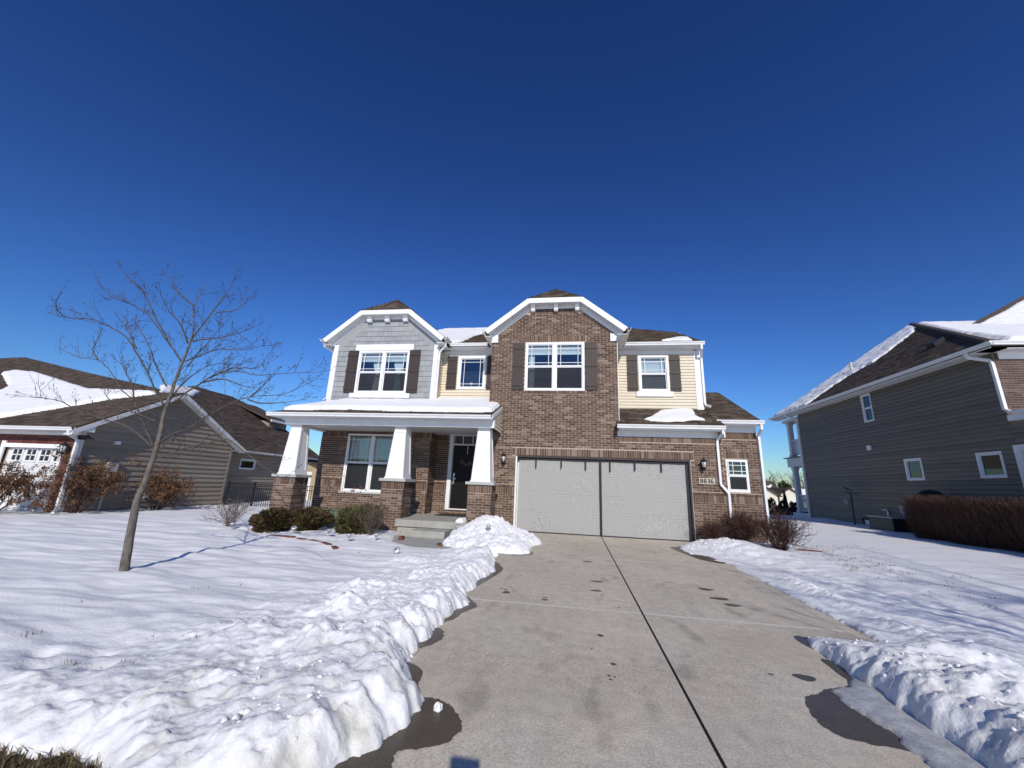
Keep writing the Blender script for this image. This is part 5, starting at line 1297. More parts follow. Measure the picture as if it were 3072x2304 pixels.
o = snow_sheet('roof_snow', [(y, (x-10.6)*qR) for x, y in [(10.68, 9.5), (11.67, 9.7), (12.9, 9.75), (13.3, 9.3), (13.6, 8.8), (14.53, 9.0), (16.3, 9.65), (17.6, 11.2), (18.4, 12.7), (10.68, 12.7)]], plane_map((10.6, 0, 5.60), (0, 1, 0), (1, 0, mR)), 0.07, 0.12, 0.06, 0.06, 6.0, 0.16)
tag(o, 'long thin strip of crusty snow down the side roof of the right neighbour', 'snow')
gutter(RH, 0.15, 12.95, 10.48, 5.60, 'x-'); gutter(RH, 10.5, 30, 0.16, 5.61)
bx('fascia', M_gutter, RH, 10.60, 10.63, 0.3, 12.8, 5.44, 5.56); bx('eave_soffit', M_soffit, RH, 10.6, 11.0, 0.3, 12.85, 5.43, 5.445);
bx('frieze_board', M_white, RH, 11.1, 20, 0.675, 0.695, 5.24, 5.43); bx('eave_soffit', M_soffit, RH, 10.6, 20, 0.3, 0.69, 5.43, 5.445)
downspout(RH, [(10.55, 0.95, 5.5), (10.58, 0.95, 5.38), (10.93, 0.75, 5.22), (10.935, 0.72, 5.1), (10.935, 0.70, 3.80), (10.93, 0.55, 3.70), (10.95, -0.2, 3.68)], 0.055)
downspout(RH, [(10.55, 11.2, 5.5), (10.62, 11.1, 5.38), (10.94, 10.95, 5.25), (10.94, 10.92, 5.1), (10.94, 10.90, 0.25)], 0.055)
bx('corner_board', M_gutter, RH, 10.96, 11.06, 10.85, 10.93, 0.1, 5.38)
bx('vent_hood', M_white, RH, 10.90, 10.98, 5.95, 6.12, 3.16, 3.35)
# lower front roof edge at right
lf = MB(); lf.prism([(10.86, -3.2, 3.46), (10.86, 0.62, 3.46), (10.86, 0.62, 3.62), (10.86, -3.2, 3.58)], (4, 0, 0)); lf.build('lower_roof', M_white, RH)
# roof vent, vent pipe
rv = MB(); rv.prism([(12.2, 3.75, sz(12.2)), (12.2, 4.1, sz(12.2)), (12.55, 4.1, sz(12.55)), (12.55, 3.75, sz(12.55))], (-0.08, 0, 0.14)); rv.build('roof_vent', M_black, RH)
vp = MB(); vp.lathe((13.5, 10.2, sz(13.5)-0.1), [(0.06, 0), (0.06, 0.62), (0.045, 0.62)], 10); vp.build('vent_pipe', M_plaque, RH)
# rear two storey porch
M_porch = mat('porch_white', (0.55, 0.56, 0.57), 0.5)
bx('porch_floor', M_porch, RH, 10.98, 15, 10.93, 12.5, 2.80, 3.26); bx('porch_floor', M_black, RH, 10.88, 15, 10.93, 12.65, 3.262, 3.31); bx('porch_floor', M_porch, RH, 11.0, 15, 10.93, 12.6, 0.0, 0.42)
bx('porch_beam', M_porch, RH, 10.98, 15, 10.93, 12.5, 5.22, 5.37)
for z0_, z1_ in ((0.42, 2.79), (3.312, 5.21)):
    c = MB(); c.box(11.05, 11.27, 12.02, 12.24, z0_, z1_); c.box(11.02, 11.30, 11.99, 12.27, z0_, z0_+0.14); c.box(11.02, 11.30, 11.99, 12.27, z1_-0.14, z1_); c.build('porch_column', M_porch, RH)
    rl = MB(); rl.box(11.10, 11.20, 10.94, 12.01, z0_+0.86, z0_+0.94); rl.box(11.12, 11.18, 10.94, 12.01, z0_+0.10, z0_+0.15); ro = rl.build('railing', M_porch, RH)
    yy = 11.03
    while yy < 11.98: bx('baluster', M_porch, ro, 11.135, 11.165, yy-0.018, yy+0.018, z0_+0.15, z0_+0.86); yy += 0.105
RS.finish(RH, 200)

# things along the right neighbour's wall
ws = thing('weather_station', (10.55, 7.0, 0.2), 'dark pole with solar panel and rain gauge beside the grey siding wall', 'weather station')
wm = MB(); wm.tube([(10.55, 7.0, 0.1), (10.55, 6.95, 1.45)], 0.032, 8); wm.build('pole', M_black, ws)
wm = MB(); wm.tube([(10.55, 6.55, 1.46), (10.55, 7.4, 1.52)], 0.02, 6); wm.prism([(10.40, 7.0, 1.66), (10.40, 7.40, 1.80), (10.70, 7.40, 1.68), (10.70, 7.0, 1.54)], (0, 0, 0.025)); wm.tube([(10.55, 7.0, 1.45), (10.55, 7.15, 1.6)], 0.012, 6); wm.build('solar_panel', M_black, ws)
wm = MB(); wm.lathe((10.55, 7.22, 1.02), [(0.09, 0), (0.09, 0.1), (0.13, 0.17), (0.13, 0.2), (0.07, 0.2)], 12); wm.tube([(10.55, 6.97, 1.1), (10.55, 7.2, 1.1)], 0.012, 6); wm.build('rain_gauge', mat('gauge_grey', (0.25, 0.26, 0.28), 0.5), ws)
ac = thing('air_conditioner', (10.35, 4.6, 0.1), 'black metal air conditioning unit half hidden by the hedge', 'air conditioner')
bx('cabinet', mat('unit_black', (0.02, 0.021, 0.022), 0.5), ac, 9.95, 10.75, 4.05, 5.2, 0.05, 0.66); bx('lid', mat('unit_grey', (0.30, 0.30, 0.29), 0.5), ac, 9.92, 10.78, 4.02, 5.23, 0.66, 0.70)
for i in range(8): bx('louver', M_black, ac, 9.94, 9.95, 4.1, 5.15, 0.12+i*0.065, 0.15+i*0.065)
vt = MB(); vt.tube([(10.92, 5.65, 0.2), (10.92, 5.65, 0.86), (10.86, 5.68, 0.92), (10.78, 5.72, 0.88)], 0.035, 8); tag(vt.build('vent_elbow', M_white), 'white plastic vent elbow on the wall above the air conditioner', 'vent pipe')
eb = MB(); eb.box(10.86, 10.975, 4.78, 4.98, 0.82, 1.10); eb.box(10.88, 10.96, 4.84, 4.92, 0.5, 0.82); tag(eb.build('electrical_box', mat('box_grey', (0.33, 0.33, 0.33), 0.5)), 'grey electrical box on the siding left of the hedge', 'electrical box')
hr = MB(); hr.box(10.7, 10.9, 6.35, 6.6, 0.30, 0.46); tag(hr.build('hose_box', M_blind), 'small white box low against the grey siding wall', 'box')
hc = MB(); hc.tube([(10.85+0.02*i/10, 6.85+0.16*math.cos(i*0.7), 0.42+0.12*math.sin(i*0.7)) for i in range(22)], 0.016, 6); tag(hc.build('coiled_hose', M_black), 'black coiled hose hanging low on the grey siding', 'hose')
dmv = MB(); dmv.lathe((10.45, 3.0, 0.35), [(0.46, 0), (0.47, 0.7), (0.44, 0.95), (0.34, 1.14), (0.18, 1.25), (0.001, 1.29)], 20); tag(dmv.build('covered_grill', mat('cover_black', (0.018, 0.017, 0.017), 0.7)), 'dark round topped cover standing behind the reddish hedge', 'cover')
# ------------------------------------------------------------------ vegetation
M_bark = mat('bark_grey', (0.135, 0.115, 0.095), 0.9, var=(22, 0.35, 6), bump=(45, 0.7, 0.012), stretch=(1, 1, 0.5))
M_limb = mat('limb_grey', (0.095, 0.080, 0.067), 0.9, var=(25, 0.3))
M_twig = mat('twig_brown', (0.075, 0.058, 0.048), 0.9)
M_twig_r = mat('twig_red', (0.062, 0.030, 0.023), 0.9, tint=0.35)
M_twig_g = mat('twig_grey', (0.125, 0.095, 0.072), 0.9, tint=0.3)
M_hedge = mat('hedge_twig', (0.078, 0.043, 0.030), 0.9, tint=0.4)
M_dead = mat('dead_leaf', (0.140, 0.072, 0.036), 0.85, tint=0.6)
M_ever = mat('evergreen_green', (0.085, 0.085, 0.026), 0.8, tint=0.5)
M_ever_r = mat('evergreen_bronze', (0.080, 0.046, 0.020), 0.8, tint=0.5)
M_arb = mat('arborvitae', (0.022, 0.030, 0.012), 0.85, tint=0.5)
M_redleaf = mat('red_leaf', (0.16, 0.05, 0.03), 0.8, tint=0.4)
M_grass = mat('dry_grass', (0.115, 0.085, 0.042), 0.9, tint=0.7)
BR=[[(-6.6,-7.0,-0.12),(-6.66,-7.0,0.34),(-6.7,-7.0,0.85)],
[(-6.65,-7.0,1.09),(-6.62,-7.0,1.46),(-6.61,-7.0,1.67),(-6.62,-7.0,1.87),(-6.63,-7.0,2.1),(-6.6,-7.0,2.33),(-6.58,-7.0,2.57),(-6.54,-7.0,2.82),(-6.49,-7.0,3.19),(-6.51,-7.0,3.43),(-6.59,-7.0,3.72),(-6.48,-7.0,4.11)],
[(-6.49,-7.0,3.19),(-6.42,-6.92,3.53),(-6.33,-6.83,3.91),(-6.3,-6.75,4.15),(-6.37,-6.66,4.42)],
[(-6.54,-7.0,2.82),(-6.71,-7.1,3.07),(-6.88,-7.2,3.31),(-7.0,-7.3,3.49),(-7.18,-7.4,3.6),(-7.38,-7.5,3.66),(-7.56,-7.59,3.81)],
[(-6.71,-7.1,3.07),(-7.14,-7.0,3.47),(-7.5,-6.9,3.78),(-7.93,-6.79,4.16),(-8.33,-6.69,4.41),(-8.73,-6.59,4.65)],
[(-6.53,-7.0,3.14),(-6.63,-7.11,3.41),(-6.73,-7.23,3.56),(-6.8,-7.34,3.76)],
[(-6.59,-7.0,3.75),(-6.93,-6.94,3.95),(-7.21,-6.87,4.16),(-7.48,-6.81,4.43),(-7.65,-6.75,4.49)],
[(-6.68,-7.0,2.18),(-6.77,-7.09,2.38),(-6.83,-7.19,2.58),(-7.03,-7.28,2.9),(-7.13,-7.37,3.08),(-7.25,-7.47,3.19),(-7.32,-7.56,3.22),(-7.41,-7.65,3.26),(-7.66,-7.75,3.25),(-7.69,-7.84,3.28),(-7.61,-7.94,3.33)],
[(-6.66,-7.56,2.86),(-6.92,-7.48,3.07),(-7.16,-7.41,3.32)],
[(-6.65,-7.0,1.56),(-6.93,-6.89,1.76),(-7.31,-6.78,2.05),(-7.65,-6.67,2.31),(-8.09,-6.55,2.51),(-8.5,-6.44,2.79),(-8.89,-6.33,3.0),(-9.27,-6.22,3.15),(-9.81,-6.11,3.22),(-10.31,-6.0,3.37),(-10.7,-5.89,3.49),(-10.93,-5.78,3.63)],
[(-8.77,-6.55,3.04),(-8.92,-6.55,3.22),(-8.89,-6.55,3.37),(-8.87,-6.55,3.5)],
[(-7.5,-6.78,2.28),(-7.45,-6.89,2.49),(-7.5,-7.01,2.7),(-7.49,-7.12,2.92)],
[(-6.61,-7.09,2.45),(-7.08,-6.94,2.82),(-7.46,-6.79,3.14),(-7.85,-6.64,3.42),(-8.23,-6.5,3.68)],
[(-6.54,-7.0,2.83),(-6.36,-6.88,2.99),(-6.23,-6.76,3.12),(-5.96,-6.63,3.15),(-5.73,-6.51,3.26),(-5.67,-6.39,3.31)],
[(-6.54,-7.0,2.2),(-6.23,-7.1,2.35),(-5.9,-7.19,2.48),(-5.65,-7.29,2.55),(-5.21,-7.39,2.58),(-4.8,-7.49,2.5),(-4.34,-7.58,2.49),(-3.83,-7.68,2.48)],
[(-6.0,-7.1,2.5),(-5.77,-7.01,2.57),(-5.55,-6.92,2.5),(-5.39,-6.83,2.49)],
[(-6.59,-7.0,1.65),(-6.55,-6.89,1.77),(-6.39,-6.77,1.9),(-6.23,-6.66,2.11),(-6.04,-6.54,2.3),(-5.81,-6.43,2.44),(-5.37,-6.31,2.51),(-5.17,-6.2,2.65),(-5.06,-6.08,2.77)],
[(-6.56,-7.0,1.42),(-6.24,-7.12,1.47),(-5.92,-7.23,1.55),(-5.41,-7.35,1.63),(-5.05,-7.47,1.67),(-4.66,-7.58,1.51),(-4.28,-7.7,1.35),(-3.9,-7.82,1.22)],
[(-6.48,-7.0,3.17),(-6.02,-7.14,3.15),(-5.57,-7.27,3.13),(-5.14,-7.41,3.17)],
[(-6.26,-6.92,3.67),(-6.06,-6.82,3.74),(-5.97,-6.72,3.91)],
[(-6.67,-7.0,1.58),(-7.05,-7.1,1.84),(-7.41,-7.2,1.94),(-7.79,-7.3,2.07),(-7.9,-7.4,2.15),(-8.08,-7.5,2.17),(-8.06,-7.59,2.16)],
[(-5.48,-6.83,2.31),(-5.26,-6.75,2.27),(-4.76,-6.68,2.34)],
[(-5.91,-7.1,2.56),(-5.68,-6.99,2.74),(-5.39,-6.87,2.79),(-5.34,-6.76,3.04)],
[(-6.45,-7.0,2.76),(-6.45,-6.84,3.09),(-6.46,-6.68,3.38),(-6.51,-6.52,3.63)],
[(-6.6,-7.0,2.22),(-6.71,-6.83,2.45),(-6.65,-6.66,2.77),(-6.55,-6.49,2.96),(-6.39,-6.32,3.01)],
[(-5.51,-6.75,2.37),(-5.36,-6.67,2.62),(-5.35,-6.6,2.72)],
[(-6.57,-7.0,1.54),(-6.52,-6.77,1.86),(-6.45,-6.54,2.02)],
[(-6.75,-7.0,1.96),(-7.37,-6.8,2.09),(-8.22,-6.59,2.32),(-8.71,-6.39,2.62)]]
def rv(s=1.0): return Vector((rnd.uniform(-1, 1), rnd.uniform(-1, 1), rnd.uniform(-1, 1)))*s
def curve(pts, k=4):
    """smooth polyline through points"""
    pts = [Vector(p) for p in pts]; out = []
    for i in range(len(pts)-1):
        p0 = pts[max(i-1, 0)]; p1 = pts[i]; p2 = pts[i+1]; p3 = pts[min(i+2, len(pts)-1)]
        for j in range(k):
            t = j/k; out.append(0.5*((2*p1)+(p2-p0)*t+(2*p0-5*p1+4*p2-p3)*t*t+(3*p1-p0-3*p2+p3)*t**3))
    out.append(pts[-1]); return out
def bare_tree():
    root = thing('bare_tree', (-6.6, -7.0, -0.15), 'leafless young tree with smooth grey trunk on the snowy front lawn', 'tree')
    trunk = [(-6.55, -7.0, -0.35)]+BR[0]+BR[1]
    n = len(trunk); pts = curve(trunk, 4); N_ = len(pts)
    def rt(z): return max(0.005, 0.053-0.0145*max(0, z-0.0)) if z < 1.5 else max(0.005, 0.031-0.0105*(z-1.5))
    tm = MB(); tm.tube([p+rv(0.004) for p in pts], [rt(p.z) for p in pts], 12); tm.build('trunk', M_bark, root, True)
    tw = MB(); bud = MB()
    def buds(p, d):
        bud.tube([p, p+d*0.012, p+d*0.026], [0.0025, 0.004, 0.001], 4)
    def twig(p, d, L, r, lev):
        pts_ = [p]; dd = d.normalized()
        k = 4
        for i in range(k):
            dd = (dd+rv(0.22)+Vector((0, 0, 0.10))).normalized(); pts_.append(pts_[-1]+dd*L/k)
        tw.tube(pts_, [r*(1-0.6*i/k) for i in range(k+1)], 3)
        buds(pts_[-1], dd)
        for i in range(1, k):
            if rnd.random() < 0.75:
                sd = (dd+rv(0.9)).normalized()
                if lev > 0 and rnd.random() < 0.45: twig(pts_[i], sd, L*0.5, r*0.7, lev-1)
                else:
                    q = pts_[i]+sd*rnd.uniform(0.015, 0.045); tw.tube([pts_[i], q], [r*0.6, r*0.4], 3); buds(q, sd)
    for b in BR[2:]:
        c = curve(b, 4); L = len(c)
        z0 = c[0]; r0 = 0.62*rt(z0.z) if z0.z < 3 else 0.013
        r0 = min(r0, 0.0125); r0 = max(r0, 0.006)
        lm = MB(); lm.tube([p+rv(0.006) for p in c], [max(0.0028, r0*(1-0.80*i/(L-1))) for i in range(L)], 6); lm.build('limb', M_limb, root, True)
        for i in range(2, L):
            d = (c[i]-c[i-1]).normalized()
            for _ in range(2):
                if rnd.random() < 0.40: twig(c[i].lerp(c[i-1], rnd.random()), d*0.8+rv(0.75)+Vector((0, 0, 0.2)), rnd.uniform(0.12, 0.42), 0.0030, 1)
        twig(c[-1], (c[-1]-c[-2]), 0.22, 0.003, 1)
    for i in range(N_//2, N_-1):
        if rnd.random() < 0.7: twig(pts[i], rv(1)+Vector((0, 0, 0.4)), rnd.uniform(0.12, 0.4), 0.0032, 1)
    tag(tw.build('twigs', M_twig, root), kind='stuff'); tag(bud.build('buds', mat('bud_dark', (0.05, 0.035, 0.03), 0.8), root), kind='stuff')
    return root
tree = bare_tree()
def copy_tree_thing(src, loc, rz, sc, label):
    r = src.copy(); COL.objects.link(r); r.location = loc; r.rotation_euler = (0, 0, rz); r.scale = (sc, sc, sc); r['label'] = label
    for ch in src.children:
        c = ch.copy(); COL.objects.link(c); c.parent = r; c.matrix_parent_inverse = ch.matrix_parent_inverse.copy()
    return r
copy_tree_thing(tree, (5.6, -14.2, -0.3), 2.3, 1.55, 'larger bare street tree out by the road, throwing shadow on the right snow')
copy_tree_thing(tree, (7.4, -15.6, -0.3), 4.4, 1.7, 'second bare street tree further right by the road')

def twig_bush(name, base, rx, h, nst, m, label, group=None, lean=0.0, rad=0.004, sub=3, top=0.35, leaves=None, nleaf=0, cat='bush', tp=0.65):
    """stems rising from the base and forking; optional dead leaves near the outside"""
    root = thing(name, base, label, cat, group); B = Vector(base)
    st = MB(); lf = MB()
    def leaf(p):
        a = rv(1).normalized(); b = a.orthogonal().normalized(); s = rnd.uniform(0.016, 0.034); t = rnd.random()
        lf.add([tuple(p), tuple(p+a*s+b*s*0.5), tuple(p+a*s*1.9), tuple(p+a*s-b*s*0.5)], [(0, 1, 2, 3)], t)
    def grow(p, d, L, r, lev, t):
        k = 3; pts_ = [p]
        for i in range(k):
            d = (d+rv(0.20)+Vector((0, 0, 0.06))).normalized(); pts_.append(pts_[-1]+d*L/k)
        st.tube(pts_, [r*(1-0.25*i) for i in range(k+1)], 3 if lev < sub else 4, t)
        if lev > 0:
            for i in range(rnd.choice((2, 3, 3))):
                q = pts_[rnd.choice((1, 2, 3, 3))]; grow(q, (d+rv(0.75)).normalized(), L*rnd.uniform(0.5, 0.8), r*tp, lev-1, t)
        elif leaves:
            for i in range(nleaf): leaf(pts_[rnd.choice((1, 2, 3))]+rv(0.03))
    for i in range(nst):
        a = rnd.random()*2*math.pi; e = rnd.random()**0.6
        d = Vector((math.cos(a)*e*rx/h*1.2, math.sin(a)*e*rx/h*1.2, 1.0)).normalized()
        grow(B+Vector((math.cos(a)*0.06*rx, math.sin(a)*0.06*rx, -0.05)), d, h*rnd.uniform(0.42, 0.58), rad*rnd.uniform(0.7, 1.3), sub, rnd.random())
    tag(st.build('stems', m, root), kind='stuff')
    if leaves and lf.v: tag(lf.build('leaves', leaves, root), kind='stuff')
    return root
def evergreen(base, rx, h, n, m, label, m2=None, ry=None, name='evergreen_shrub', group=None, cat='shrub', shape='dome', sz=(0.05, 0.12)):
    root = thing(name, base, label, cat, group); B = Vector(base); ry = ry or rx
    lf = MB(); st = MB(); l2 = MB()
    # lobes make an uneven outline
    lobes = [(rv(1).normalized(), rnd.uniform(0.75, 1.12)) for _ in range(9)]
    for i in range(n):
        v = rv(1)
        while v.length > 1 or v.length < 0.05: v = rv(1)
        u = v.normalized(); r = v.length**0.45
        g_ = max(max(0.0, u.dot(l[0]))**3*l[1] for l in lobes); r *= 0.50+0.58*g_
        if shape == 'dome': p = B+Vector((u.x*rx*r, u.y*ry*r, h*0.42+u.z*h*0.56*r))
        else:
            tz = rnd.random(); w = (1-tz)**0.75; p = B+Vector((u.x*rx*w*r, u.y*ry*w*r, h*tz))
        if p.z < B.z-0.02: continue
        out = (p-(B+Vector((0, 0, h*0.15)))).normalized()
        d = (out+rv(0.55)+Vector((0, 0, 0.25))).normalized(); s = d.cross(rv(1)).normalized(); L = rnd.uniform(*sz); t = rnd.random()
        q = p+d*L; w = L*0.20
        tgt = l2 if (m2 and rnd.random() < 0.3) else lf
        tgt.add([tuple(p-s*w*0.3), tuple(p+d*L*0.45-s*w), tuple(q), tuple(p+d*L*0.45+s*w), tuple(p+s*w*0.3)], [(0, 1, 2, 3, 4)], t)
        if i % 3 == 0:
            for k in (-1, 1):
                e = (d*0.7+s*k*0.7).normalized(); a = p+d*L*0.3
                tgt.add([tuple(a), tuple(a+e*L*0.3+d*w*0.5), tuple(a+e*L*0.6), tuple(a+e*L*0.3-d*w*0.5)], [(0, 1, 2, 3)], t)
    for i in range(14):
        d = (rv(1)+Vector((0, 0, 1.4))).normalized(); st.tube([B+Vector((0, 0, -0.05)), B+Vector((d.x*rx*0.7, d.y*ry*0.7, d.z*h*0.7))], [0.012, 0.004], 4)
    st.build('stems', M_twig, root); tag(lf.build('foliage', m, root), kind='stuff')
    if l2.v: tag(l2.build('bronze_foliage', m2, root), kind='stuff')
    return root
evergreen((-7.80, -2.80, hL(-7.8, -2.8)-0.03), 0.52, 0.56, 4200, M_ever_r, 'low bronze green evergreen shrub nearest the left porch pier', M_ever)
evergreen((-7.15, -2.35, hL(-7.15, -2.35)-0.03), 0.48, 0.54, 3800, M_ever_r, 'bronze evergreen shrub in the middle of the porch bed', M_ever)
evergreen((-5.95, -2.25, hL(-5.95, -2.25)-0.03), 0.52, 0.74, 4200, M_ever, 'taller green evergreen shrub beside the middle porch pier', M_ever_r)
twig_bush('twig_bush', (-5.40, -2.65, hL(-5.4, -2.65)), 0.42, 0.72, 34, M_twig_g, 'grey brown leafless bush in front of the green evergreen', rad=0.0055, tp=0.75, sub=3)
twig_bush('twig_bush', (-9.15, -2.65, hL(-9.15, -2.65)), 0.60, 0.70, 34, M_twig_g, 'thin bare bush standing alone left of the porch', rad=0.006, tp=0.78, sub=3)
# dried rose stems
rs = thing('rose_bush', (-6.8, -1.9, 0.0), 'tall dried stems with a few red leaves before the porch window', 'rose bush')
rm = MB(); rl_ = MB()
for b in ([(-6.81, -1.9, -0.1), (-7.03, -1.9, 0.68), (-7.15, -1.88, 1.05), (-7.23, -1.9, 1.30)], [(-6.75, -1.9, -0.1), (-6.70, -1.92, 0.2), (-6.55, -1.95, 0.75), (-6.35, -1.95, 1.0), (-6.18, -1.95, 0.97)], [(-6.8, -1.85, -0.1), (-6.85, -1.85, 0.6), (-6.95, -1.8, 1.0), (-6.86, -1.8, 1.22)], [(-6.7, -1.85, -0.1), (-6.6, -1.85, 0.4), (-6.35, -1.8, 0.78)]):
    c = curve(b, 4); rm.tube(c, [0.008*(1-0.6*i/len(c)) for i in range(len(c))], 5)
    for i in range(4, len(c)):
        d = rv(1).normalized()
        if rnd.random() < 0.8: rm.tube([c[i], c[i]+d*0.08, c[i]+d*0.13+rv(0.03)], [0.003, 0.0025, 0.0015], 3)
        for _ in range(3):
            p = c[i]+rv(0.09); a = rv(1).normalized(); bb = a.orthogonal(); s = 0.026
            if c[i].z > 0.75 and rnd.random() < 0.9: rl_.add([tuple(p), tuple(p+a*s+bb*s*0.6), tuple(p+a*s*2), tuple(p+a*s-bb*s*0.6)], [(0, 1, 2, 3)], rnd.random())
rm.build('stems', M_twig_g, rs); tag(rl_.build('leaves', M_redleaf, rs), kind='stuff')
# bushes by the garage corner
twig_bush('twig_bush', (2.78, -0.45, hR(2.78, -0.45)-0.05), 0.36, 0.50, 60, M_twig_r, 'small dark red twiggy bush poking out of the snow by the garage', rad=0.007, tp=0.80, sub=3)
twig_bush('twig_bush', (3.46, -0.35, hR(3.46, -0.35)-0.04), 0.50, 0.76, 90, M_twig_r, 'rounded dark red twiggy bush under the small garage window', rad=0.0075, tp=0.80, sub=3)
twig_bush('twig_bush', (4.08, -1.0, hR(4.08, -1.0)-0.04), 0.66, 0.86, 90, M_twig_r, 'largest reddish bare bush at the right corner of the brick wall', rad=0.0075, tp=0.80, sub=3)
# left neighbour's brown hedge plants
for (bx_, by_, rx_, h_, n_, lab) in ((-17.05, -2.45, 1.1, 1.25, 20, 'brown leafed trimmed bush in front of the white garage door'), (-15.5, -1.5, 0.8, 1.45, 18, 'brown leafed bush against the corner of the taupe house'), (-15.35, 0.75, 0.95, 1.25, 18, 'wide brown leafed bush in the middle of the taupe side wall')):
    twig_bush('leafy_bush', (bx_, by_, hL(bx_, by_)-0.05), rx_, h_, n_, M_twig_r, lab, rad=0.014, sub=4, leaves=M_dead, nleaf=9)
# right neighbour's hedge
hd = thing('hedge', (9.6, 0.0, 0.1), 'long clipped reddish brown hedge beside the grey siding house', 'hedge')
hm_ = MB()
for i in range(11000):
    x = rnd.uniform(9.3, 10.45); y = rnd.uniform(-4.0, 2.25); e = abs(rnd.gauss(0, 1))
    # mostly near the outer shell
    f = rnd.random()
    if f < 0.5: x = 9.3+abs(rnd.gauss(0, 0.10))
    elif f < 0.65: y = 2.25-abs(rnd.gauss(0, 0.12))
    z0 = rnd.uniform(0.12, 1.25); L = rnd.uniform(0.18, 0.38)
    bul = 0.14*math.sin((z0-0.12)/1.3*math.pi)+0.05*math.sin(y*3.1)
    x -= bul*(1 if x < 9.8 else 0.2)
    d = Vector((-0.25 if x < 9.6 else rnd.uniform(-.2, .2), 0.25 if y > 2.0 else rnd.uniform(-.25, .25), 1.0))+rv(0.38); d.normalize()
    p = Vector((x, y, z0)); q = p+d*L
    if q.z > 1.42+0.04*math.sin(y*5): q.z = 1.40+0.09*rnd.random()
    hm_.tube([p, p.lerp(q, 0.5)+rv(0.02), q], [0.005, 0.004, 0.002], 3, rnd.random())
tag(hm_.build('twigs', M_hedge, hd), kind='stuff')
for i in range(16):
    y = -3.8+i*0.39; mb = MB()
    for k in range(4):
        d = Vector((rnd.uniform(-.4, .4), rnd.uniform(-.3, .3), 1)).normalized(); mb.tube([(9.9, y, 0.0), Vector((9.9, y, 0.0))+d*0.6, Vector((9.9, y, 0.0))+d*1.25+rv(0.1)], [0.02, 0.014, 0.006], 5)
    mb.build('stem', M_twig_r, hd)
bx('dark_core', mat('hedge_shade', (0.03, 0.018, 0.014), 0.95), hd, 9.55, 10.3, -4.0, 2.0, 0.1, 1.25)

# ------------------------------------------------------------------ far background on the right and left
def far_house(loc, label, walls, roofs, snow):
    t = thing('far_house', loc, label, 'house')
    return t
M_cream = mat('cream_wall', (0.66, 0.63, 0.52), 0.7)
fh = thing('far_house', (22.0, 42, 0), 'cream gabled house in the distance beyond the yard, nearest the brick wall', 'house')
mb = MB(); mb.prism([(19.2, 41, -1.5), (23.2, 41, -1.5), (23.2, 41, 1.35), (21.2, 41, 2.62), (19.2, 41, 1.35)], (0, 6, 0)); mb.build('wall', M_cream, fh)
roof_deck('roof', fh, [(21.2, 40.6, 2.75), (23.6, 40.6, 1.22), (23.6, 47, 1.22), (21.2, 47, 2.75)], M_shingle2, 0.1); roof_deck('roof', fh, [(21.2, 40.6, 2.75), (21.2, 47, 2.75), (18.8, 47, 1.22), (18.8, 40.6, 1.22)], M_shingle2, 0.1)
roof_deck('main_roof', fh, [(19, 47.2, 1.4), (27, 47.2, 1.4), (27, 50.5, 3.25), (19, 50.5, 3.25)], M_shingle2, 0.1); bx('wall', M_cream, fh, 19.2, 26.8, 47.4, 52, -1.5, 1.4)
bx('window', M_room, fh, 20.3, 20.9, 40.96, 40.99, 0.2, 1.1)
fh2 = thing('far_house', (25.6, 42, 0), 'second cream gabled house in the distance seen past the rear porch', 'house')
mb = MB(); mb.prism([(23.9, 42, -1.5), (26.2, 42, -1.5), (26.2, 42, 1.4), (25.05, 42, 2.15), (23.9, 42, 1.4)], (0, 5, 0)); mb.build('wall', M_cream, fh2)
roof_deck('roof', fh2, [(25.05, 41.7, 2.26), (26.5, 41.7, 1.3), (26.5, 47, 1.3), (25.05, 47, 2.26)], M_shingle2, 0.1); roof_deck('roof', fh2, [(25.05, 41.7, 2.26), (25.05, 47, 2.26), (23.6, 47, 1.3), (23.6, 41.7, 1.3)], M_shingle2, 0.1)
fh3 = thing('far_house', (29.5, 44, 0), 'snow roofed house in the distance behind the lower porch railing', 'house')
bx('wall', M_cream, fh3, 26.8, 32, 44, 48, -1.5, 1.0); roof_deck('roof', fh3, [(26.5, 43.6, 0.95), (32.4, 43.6, 0.95), (32.4, 46, 2.3), (26.5, 46, 2.3)], M_shingle2, 0.1)
for poly_, z0_, y0_, m__, lab, sd_ in (([(22.2, 47.4), (24.2, 47.4), (25.6, 48.2), (26.5, 49.5), (24.8, 48.6), (23.3, 48.9), (22.0, 49.9)], 1.42, 47.2, 0.56, 'snow streak on the roof of the nearest far house', 1.0), ([(26.7, 43.8), (32, 43.8), (32, 45.8), (27, 45.8)], 0.98, 43.6, 0.56, 'snow on the roof of the house behind the porch railing', 2.0)):
    o = snow_sheet('roof_snow', [(x, (y-y0_)*math.hypot(1, m__)) for x, y in poly_], plane_map((0, y0_, z0_), (1, 0, 0), (0, 1, m__)), 0.12, 0.2, 0.1, 0.03, sd_, 0.15); tag(o, lab, 'snow')
for (x, y, rx, h, lab) in ((15.35, 25, 0.42, 1.75, 'dark clipped arborvitae in the shaded back yard, nearest the brick corner'), (16.12, 25, 0.38, 1.55, 'dark arborvitae in the back yard, middle of the row'), (16.62, 25.3, 0.36, 2.15, 'tallest pointed arborvitae in the back yard row'), (17.2, 25.2, 0.35, 1.5, 'dark arborvitae in the back yard beside the porch')):
    evergreen((x, y, -0.55), rx, h, 1500, M_arb, lab, name='arborvitae', cat='conifer', shape='cone' if h > 2 else 'dome', sz=(0.08, 0.18))
